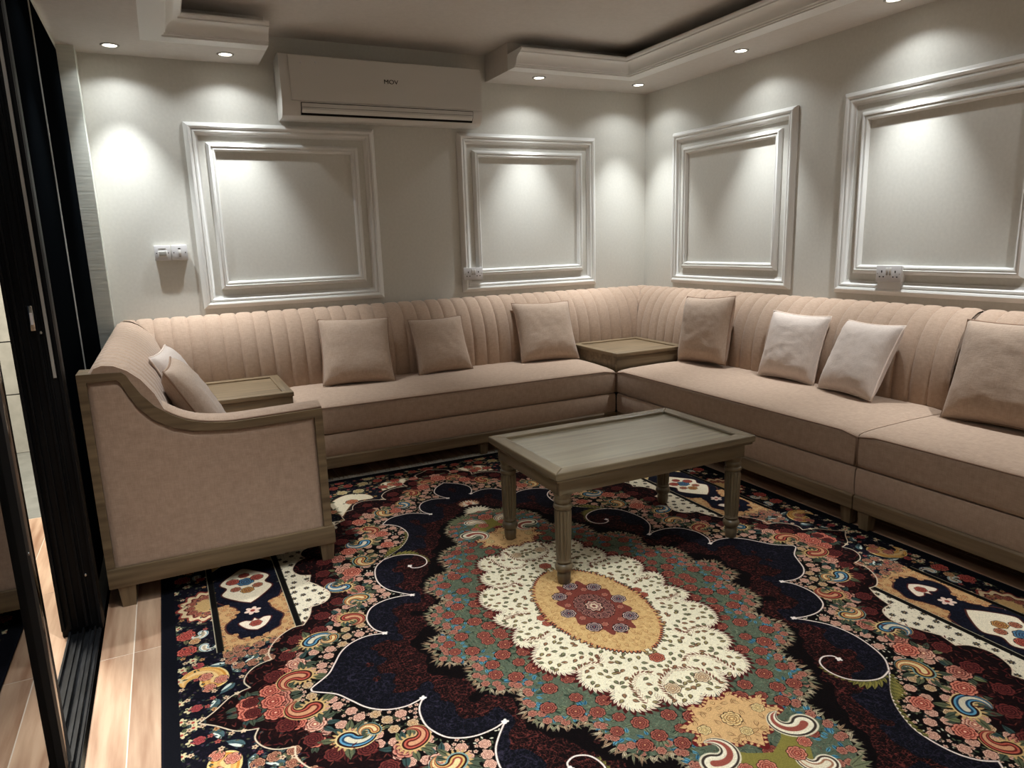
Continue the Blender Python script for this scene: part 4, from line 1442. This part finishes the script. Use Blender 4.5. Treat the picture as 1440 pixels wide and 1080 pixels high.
# far border fill: flower sprays
fb = outm & (GB > 1.58) & (GB < 1.81) & (GA < 0.95)
for (a, b) in scatter(fb, 0, 500, 51, 0.075):
    leafy(a, b, 0.03, 5, ((120, 116, 80), (84, 98, 78), (176, 168, 130)), g)
    if g.rand() < 0.5: rose(a, b, 0.028, (206, 112, 92), (150, 60, 50), (80, 28, 28), 7, a * 9)
    else: rose(a, b, 0.032, (222, 204, 160), (176, 150, 90), (96, 76, 48), 7, a * 9)
fb = outm & (GB > 1.36) & (GB < 1.80) & (GA > 0.62) & (GA < 0.96)
for (a, b) in scatter(fb, 0, 500, 52, 0.08):
    leafy(a, b, 0.03, 5, ((120, 116, 80), (84, 98, 78)), g)
    rose(a, b, 0.028, (214, 160, 120), (160, 84, 62), (84, 36, 32), 7, a * 9)
# small sprigs in what is left of the dark border ground
free = outm & (CAN.max(axis=2) < 62) & (GA < RA - 0.055) & (GB < RB - 0.062) & ~panel
for (a, b) in scatter(free, 0, 4000, 55, 0.027):
    leafy(a, b, 0.012, 3, ((92, 100, 72), (74, 98, 102), (86, 64, 92), (126, 118, 84)), g)
    if g.rand() < 0.55: daisy(a, b, 0.0095, ((206, 180, 146), (168, 84, 76), (186, 140, 90))[g.randint(3)], (96, 44, 40), 5, g.rand() * 6)
free = bandm & (tb > 0.62) & (CAN.max(axis=2) < 62)
for (a, b) in scatter(free, 0, 3000, 56, 0.024):
    leaf(a, b, 0.024, 0.005, g.rand() * 6.28, (92, 34, 34)); leaf(a, b, 0.020, 0.004, g.rand() * 6.28, (116, 60, 48))
# bars
for a0 in (0.961, 1.217):
    w = win(a0 - 0.02, a0 + 0.02, 0.35 if a0 > 1 else 0.39, 1.83)
    d = np.abs(GA[w] - a0)
    put(w, (0.0125 - d) / RES, (46, 42, 30)); put(w, (0.0095 - d) / RES, (20, 17, 15))
    put(w, (0.002 - np.abs(GA[w] - a0 - 0.0105)) / RES, (214, 200, 168))
# navy guard band round the edge
gb_ = (GA > RA - 0.048) | (GB > RB - 0.055)
CAN[gb_] = col((15, 17, 26))

# ---- lines
for s in OC: stroke(s, 0.0048, (216, 196, 168))
stroke(LLINE, 0.0074, (56, 34, 30)); stroke(LLINE, 0.0054, (232, 216, 204))
# acanthus leaf inside the line at the hook
for pl, side in ((catmull([(0.545, 0.758), (0.45, 0.835), (0.395, 0.92), (0.384, 0.98)], 8), -1), (HOOK[4:34], -1)):
    for i, (p, q) in enumerate(along(pl, 0.016)[:-1]):
        nx = along(pl, 0.016)[i + 1]
        th = math.atan2(nx[1] - p * 0 - q, nx[0] - p)
        sz = 0.05 * math.sin(PI * min(1, (i + 1) / 9))
        for k in (0.75, 0.35):
            leaf(p, q, max(0.018, sz), max(0.010, sz * 0.36), th + (k if side > 0 else -k) * 1.3, (140, 130, 64) if k > 0.5 else (112, 108, 56), (60, 56, 30))
stroke(HOOK, 0.0074, (56, 34, 30)); stroke(HOOK, 0.0054, (232, 216, 204))
for (a, b) in ((0.710, 0.195), (0.545, 0.400), (0.215, 1.119), (0.064, 1.278), (0.478, 0.636)):
    daisy(a, b, 0.011, (240, 226, 216), (240, 226, 216), 4, 0.78)

# ---- medallion
ml = GRN
# spiky blossom fringe
pts_ = along(ml, 0.021)
for i in range(len(pts_) - 1):
    (a, b), (a2, b2) = pts_[i], pts_[i + 1]
    th = math.atan2(b2 - b, a2 - a) - PI / 2
    for k in (-0.55, 0.0, 0.55):
        leaf(a, b, 0.026 + 0.016 * g.rand(), 0.0075, th + k + 0.25 * g.randn(), ((206, 190, 156), (150, 150, 116), (184, 150, 116))[g.randint(3)], (70, 56, 44))
CAN[mG] = col((94, 106, 86))
tx = np.clip(1 - np.abs(n3 - 0.5) / 0.06, 0, 1)[..., None]
S[...] = np.where(mG[..., None], S * (1 - tx * 0.7) + col((140, 150, 120)) * tx * 0.7, S)
tx = np.clip(1 - np.abs(n2 - 0.42) / 0.05, 0, 1)[..., None]
S[...] = np.where(mG[..., None], S * (1 - tx * 0.8) + col((52, 66, 52)) * tx * 0.8, S)
tx = np.clip(1 - np.abs(n5 - 0.5) / 0.04, 0, 1)[..., None]
S[...] = np.where(mG[..., None], S * (1 - tx * 0.5) + col((120, 76, 60)) * tx * 0.5, S)
for i, (a, b) in enumerate(along(ml, 0.030)):
    k = 0.955 + 0.02 * (i % 2)
    if i % 3 != 1:
        leafy(a * k * 0.955, b * k * 0.965, 0.021, 5, ((70, 140, 172), (64, 124, 154), (90, 156, 180)), g)
for i, (a, b) in enumerate(along(ml, 0.026)):
    rose(a * (0.985 - 0.03 * (i % 2)), b * (0.987 - 0.025 * (i % 2)), 0.0145, (216, 160, 132), (150, 76, 62), (80, 34, 32), 6, i)
CRM = catmull([(0.292, 0.0), (0.330, 0.04), (0.340, 0.095), (0.286, 0.122), (0.325, 0.165), (0.334, 0.225), (0.296, 0.288), (0.236, 0.296), (0.264, 0.345), (0.252, 0.402), (0.206, 0.425), (0.228, 0.470), (0.204, 0.528), (0.140, 0.538), (0.114, 0.498), (0.088, 0.560), (0.032, 0.582), (0.0, 0.562)], 6)
mC_ = inside([(0, 0)] + CRM)
dC = dist(CRM)
for (a, b) in scatter(mG & ~mC_ & (dC > 0.028) & (dG > 0.034) & (GB < 0.84), 0, 3000, 61, 0.052):
    rr_ = 0.017 + 0.012 * g.rand()
    leafy(a, b, rr_, 3, ((70, 86, 68), (120, 128, 98)), g)
    rose(a, b, rr_, (176, 104, 84), (132, 60, 50), (62, 26, 26), 7, g.rand() * 6, (206, 150, 110))
# dark red shading leaves behind the cream ring, then its feathered edge
for i, (p, nx) in enumerate(zip(along(CRM, 0.017), along(CRM, 0.017)[1:])):
    th = math.atan2(nx[1] - p[1], nx[0] - p[0]) - PI / 2
    leaf(p[0], p[1], 0.034, 0.018, th + 0.35, (84, 30, 28))
for i, (p, nx) in enumerate(zip(along(CRM, 0.0135), along(CRM, 0.0135)[1:])):
    th = math.atan2(nx[1] - p[1], nx[0] - p[0]) - PI / 2
    leaf(p[0] - 0.004 * math.cos(th), p[1] - 0.004 * math.sin(th), 0.026, 0.0115, th + 0.6, (236, 226, 198), (150, 116, 84))
CAN[mC_] = col((232, 222, 192))
GLD = catmull([(0.182, 0.0), (0.176, 0.06), (0.160, 0.13), (0.134, 0.195), (0.098, 0.25), (0.050, 0.292), (0.0, 0.308)], 7)
mGd = inside([(0, 0)] + GLD)
for (a, b) in scatter(mC_ & (dC > 0.012) & ~mGd, 0, 4200, 62, 0.0235):
    an_ = math.atan2(b, a) + g.randn() * 0.9; leaf(a, b, 0.023, 0.0145, an_, (78, 58, 44)); leaf(a, b, 0.0205, 0.0095, an_, ((150, 136, 92), (156, 116, 84), (128, 130, 96))[g.randint(3)])
for (a, b) in scatter(mC_ & ~mGd, 0, 2200, 63, 0.019):
    leaf(a, b, 0.010, 0.003, math.atan2(b, a) + g.randn(), (196, 176, 134))
# scroll lines that divide the cream ring
for pl in ([(0.255, 0.30), (0.21, 0.285), (0.17, 0.30), (0.15, 0.26)], [(0.16, 0.525), (0.15, 0.44), (0.10, 0.40), (0.06, 0.42)], [(0.325, 0.075), (0.27, 0.09), (0.22, 0.07)], [(0.08, 0.55), (0.07, 0.47), (0.0, 0.43)]):
    c = catmull(pl, 6)
    for i, (p, nx) in enumerate(zip(along(c, 0.012), along(c, 0.012)[1:])):
        th = math.atan2(nx[1] - p[1], nx[0] - p[0])
        leaf(p[0], p[1], 0.020, 0.006, th + 0.7, (124, 72, 54))
        leaf(p[0], p[1], 0.024, 0.008, th - 0.6, (240, 230, 204), (160, 120, 84))
rose(0.20, 0.02, 0.020, (206, 130, 100), (150, 64, 52), (80, 30, 28), 7, 0)
rose(0.0, 0.36, 0.026, (206, 130, 100), (150, 64, 52), (80, 30, 28), 7, 0)
rose(0.055, 0.505, 0.026, (222, 206, 170), (190, 150, 110), (110, 70, 54), 7, 0)
# gold ring with toothed edge
for i, (p, nx) in enumerate(zip(along(GLD, 0.0125), along(GLD, 0.0125)[1:])):
    th = math.atan2(nx[1] - p[1], nx[0] - p[0]) - PI / 2
    leaf(p[0] - 0.006 * math.cos(th), p[1] - 0.006 * math.sin(th), 0.024, 0.0145, th, (48, 30, 34))
    leaf(p[0] - 0.008 * math.cos(th), p[1] - 0.008 * math.sin(th), 0.021, 0.0105, th, (196, 118, 78))
CAN[mGd] = col((212, 174, 116))
tx = np.clip(1 - np.abs(n2 - 0.5) / 0.04, 0, 1)[..., None]
S[...] = np.where(mGd[..., None], S * (1 - tx * 0.6) + col((166, 120, 68)) * tx * 0.6, S)
tx = np.clip(1 - np.abs(n5 - 0.55) / 0.05, 0, 1)[..., None]
S[...] = np.where(mGd[..., None], S * (1 - tx * 0.6) + col((234, 206, 150)) * tx * 0.6, S)
for (a, b) in scatter(mGd, 0, 900, 64, 0.021):
    an_ = math.atan2(b, a) + g.randn() * 0.5
    leaf(a, b, 0.026, 0.014, an_, (150, 104, 58)); leaf(a, b, 0.024, 0.0105, an_, (222, 184, 124), (170, 122, 70))
el = np.hypot(GA / 0.118, GB / 0.205)
th_ = np.arctan2(GB / 0.205, GA / 0.118)
mI = el < 0.93 + 0.07 * np.cos(16 * th_)
CAN[mI] = col((134, 68, 56))
tx = np.clip(1 - np.abs(n3 - 0.5) / 0.06, 0, 1)[..., None]
S[...] = np.where(mI[..., None], S * (1 - tx * 0.6) + col((104, 46, 44)) * tx * 0.6, S)
for k in range(3):
    th = PI / 4 * k
    rose(0.105 * math.cos(th), 0.165 * math.sin(th), 0.029, (206, 176, 160), (48, 46, 72), (20, 18, 30), 7, th, (200, 120, 96))
for th in (PI / 8, 3 * PI / 8):
    rose(0.085 * math.cos(th), 0.13 * math.sin(th), 0.013, (214, 160, 130), (176, 86, 70), (84, 34, 34), 6, th)
for k in range(5):
    th = PI / 8 * k
    rose(0.048 * math.cos(th), 0.070 * math.sin(th), 0.021, (196, 140, 122), (92, 44, 46), (24, 18, 22), 5, th)
for r, c in ((0.034, (30, 22, 26)), (0.030, (206, 170, 146)), (0.024, (150, 110, 100)), (0.016, (212, 190, 160)), (0.007, (120, 60, 54))):
    w = win(0, 0.05, 0, 0.05)
    rr = np.hypot(GA[w], GB[w] * 0.8); th = np.arctan2(GB[w] * 0.8, GA[w])
    put(w, (r * (0.9 + 0.1 * np.cos(8 * th)) - rr) / RES + 0.5, c)
# pendant at the end of the medallion
pg = catmull([(0.0, 0.592), (0.035, 0.612), (0.066, 0.598), (0.085, 0.640), (0.132, 0.655), (0.112, 0.690), (0.145, 0.715), (0.090, 0.730), (0.055, 0.765), (0.030, 0.765), (0.0, 0.805)], 6)
for f_, c in ((0.010, (112, 34, 34)),):
    stroke(pg, 0.024, c)
fillp([(0, 0.58)] + pg, (214, 172, 118))
for i, (p, nx) in enumerate(zip(along(pg, 0.016), along(pg, 0.016)[1:])):
    th = math.atan2(nx[1] - p[1], nx[0] - p[0]) - PI / 2
    leaf(p[0], p[1], 0.013, 0.010, th, (214, 172, 118))
mP = inside([(0, 0.58)] + pg)
for (a, b) in scatter(mP, 0, 500, 65, 0.022):
    an_ = g.rand() * 6.28
    leaf(a, b, 0.026, 0.013, an_, (120, 78, 46)); leaf(a, b, 0.024, 0.0095, an_, (226, 190, 132), (150, 104, 62))
rose(0.0, 0.685, 0.030, (232, 204, 146), (200, 156, 96), (110, 72, 42), 8, 0.4)
rose(0.095, 0.685, 0.019, (236, 216, 160), (206, 172, 110), (104, 76, 44), 6, 0)
rose(0.0, 0.74, 0.018, (236, 216, 160), (206, 172, 110), (104, 76, 44), 6, 0)
fillp(catmull([(0.0, 0.83), (0.06, 0.80), (0.10, 0.76), (0.13, 0.80), (0.09, 0.87), (0.04, 0.92), (0.0, 0.93)], 6), (140, 130, 62))
paisley(0.155, 0.79, 0.075, 1.0, ((214, 204, 176), (70, 58, 50), (232, 222, 196), (226, 214, 186), (160, 84, 70)), 1)
paisley(0.09, 0.92, 0.060, 1.2, ((226, 216, 190), (78, 60, 50), (236, 226, 202), (170, 120, 90), (226, 214, 186)), 1)
for (a, b, r) in ((0.05, 0.86, 0.026), (0.0, 0.95, 0.038), (0.10, 0.84, 0.020)):
    rose(a, b, r, (222, 150, 122), (170, 78, 62), (90, 34, 32), 8, a)
for k in range(7):
    th = k * 0.38 - 0.2
    leaf(0.10 + 0.03 * math.cos(th), 0.955 + 0.01 * math.sin(th), 0.065, 0.018, th, (120, 124, 92), (60, 60, 44))
for k in range(6):
    th = PI / 2 - k * 0.33
    leaf(0.0, 1.04, 0.075, 0.020, th, (226, 214, 186), (110, 96, 70))
# cream spray that floats beyond the pendant
for k in range(7):
    th = PI / 2 - k * 0.36
    leaf(0.0, 1.150, 0.052, 0.018, th, (232, 222, 198), (120, 84, 60))
    leaf(0.03 * math.cos(th), 1.15 + 0.02 * math.sin(th), 0.03, 0.010, th + 0.4, (200, 150, 110))
daisy(0.0, 1.155, 0.022, (214, 150, 122), (120, 50, 44), 6)

# fine weave variation; dyes a little muted and deepened
_l = CAN.mean(axis=2, keepdims=True)
CAN[...] = np.clip(_l + (CAN - _l) * 0.88, 0, 255)
CAN[...] = 255 * (CAN / 255) ** 1.14
CAN *= (0.90 + 0.2 * np.random.RandomState(3).rand(NY, NX, 1).astype(np.float32))
full = np.concatenate([CAN[:, ::-1], CAN], axis=1)
full = np.concatenate([full[::-1], full], axis=0)
full = np.clip(full / 255.0, 0, 1)
H_, W_ = full.shape[:2]
img = bpy.data.images.new('rug_weave', W_, H_, alpha=False)
buf = np.ones((H_, W_, 4), np.float32)
buf[..., :3] = full
img.pixels.foreach_set(buf.ravel())
img.update()
img.pack()

mr_ = new_mat('rug_pile', (0.1, 0.1, 0.1, 1), 0.95, 0, 0.08)
b_ = mr_.node_tree.nodes['Principled BSDF']
ti = nd(mr_, 'ShaderNodeTexImage')
ti.image = img
ti.interpolation = 'Linear'
ti.extension = 'EXTEND'
uvn = nd(mr_, 'ShaderNodeUVMap')
uvn.uv_map = 'UVMap'
ln(mr_, uvn.outputs[0], ti.inputs['Vector'])
ln(mr_, ti.outputs['Color'], b_.inputs['Base Color'])
tcn = nd(mr_, 'ShaderNodeTexCoord')
nz = nd(mr_, 'ShaderNodeTexNoise', Scale=260.0, Detail=2.0)
ln(mr_, tcn.outputs['Object'], nz.inputs['Vector'])
bpn = nd(mr_, 'ShaderNodeBump', Strength=0.35, Distance=0.003)
ln(mr_, nz.outputs['Fac'], bpn.inputs['Height'])
ln(mr_, bpn.outputs['Normal'], b_.inputs['Normal'])
rug = empty('rug', (RCX, RCY, 0))
tag(rug, 'large dark burgundy and navy Persian-style rug with cream and green floral medallion', 'rug')
nx_, ny_ = 30, 40
v, f, uv = [], [], []
for j in range(ny_ + 1):
    for i in range(nx_ + 1):
        a, b = -RA + 2 * RA * i / nx_, -RB + 2 * RB * j / ny_
        v.append((a, b, 0.008 if 0 < i < nx_ and 0 < j < ny_ else 0.006))
        uv.append((i / nx_, j / ny_))
for j in range(ny_):
    for i in range(nx_):
        q = j * (nx_ + 1) + i
        f.append((q, q + 1, q + nx_ + 2, q + nx_ + 1))
pile = mk('pile', v, f, mr_, rug, local=True)
ul = pile.data.uv_layers.new(name='UVMap')
for lp in pile.data.loops:
    ul.data[lp.index].uv = uv[lp.vertex_index]
for sx_ in (-1, 1):
    q = MB().box((sx_ * RA - 0.004 - sx_ * 0.006, -RB, 0.0005), (sx_ * RA + 0.004 - sx_ * 0.002, RB, 0.0068))
    q.build('binding', M['rug_back'], rug, local=True)
# cotton fringe on the two short ends
fr = MB()
g2 = random.Random(4)
for sgn in (1, -1):
    fr.box((-RA, sgn * RB - 0.004, 0.0005), (RA, sgn * (RB + 0.006) + 0.002, 0.0065))
    x = -RA
    while x < RA:
        L = 0.055 + g2.random() * 0.02
        dx = (g2.random() - 0.5) * 0.03
        y0, y1 = sgn * RB, sgn * (RB + L)
        ym_ = (y0 + y1) / 2
        w_ = 0.0032
        zz = 0.002 + g2.random() * 0.006
        fr.add([(x - w_, y0, 0.004), (x + w_, y0, 0.004), (x + dx * 0.4 + w_, ym_, zz + 0.004), (x + dx * 0.4 - w_, ym_, zz + 0.004), (x + dx + w_ * 0.6, y1, 0.002), (x + dx - w_ * 0.6, y1, 0.002)], [(0, 1, 2, 3), (3, 2, 4, 5)])
        x += 0.0055
fo_ = fr.build('fringe', M['fringe'], rug, local=True)
fo_['kind'] = 'stuff'
fo_['label'] = 'off-white cotton fringe on the rug ends'
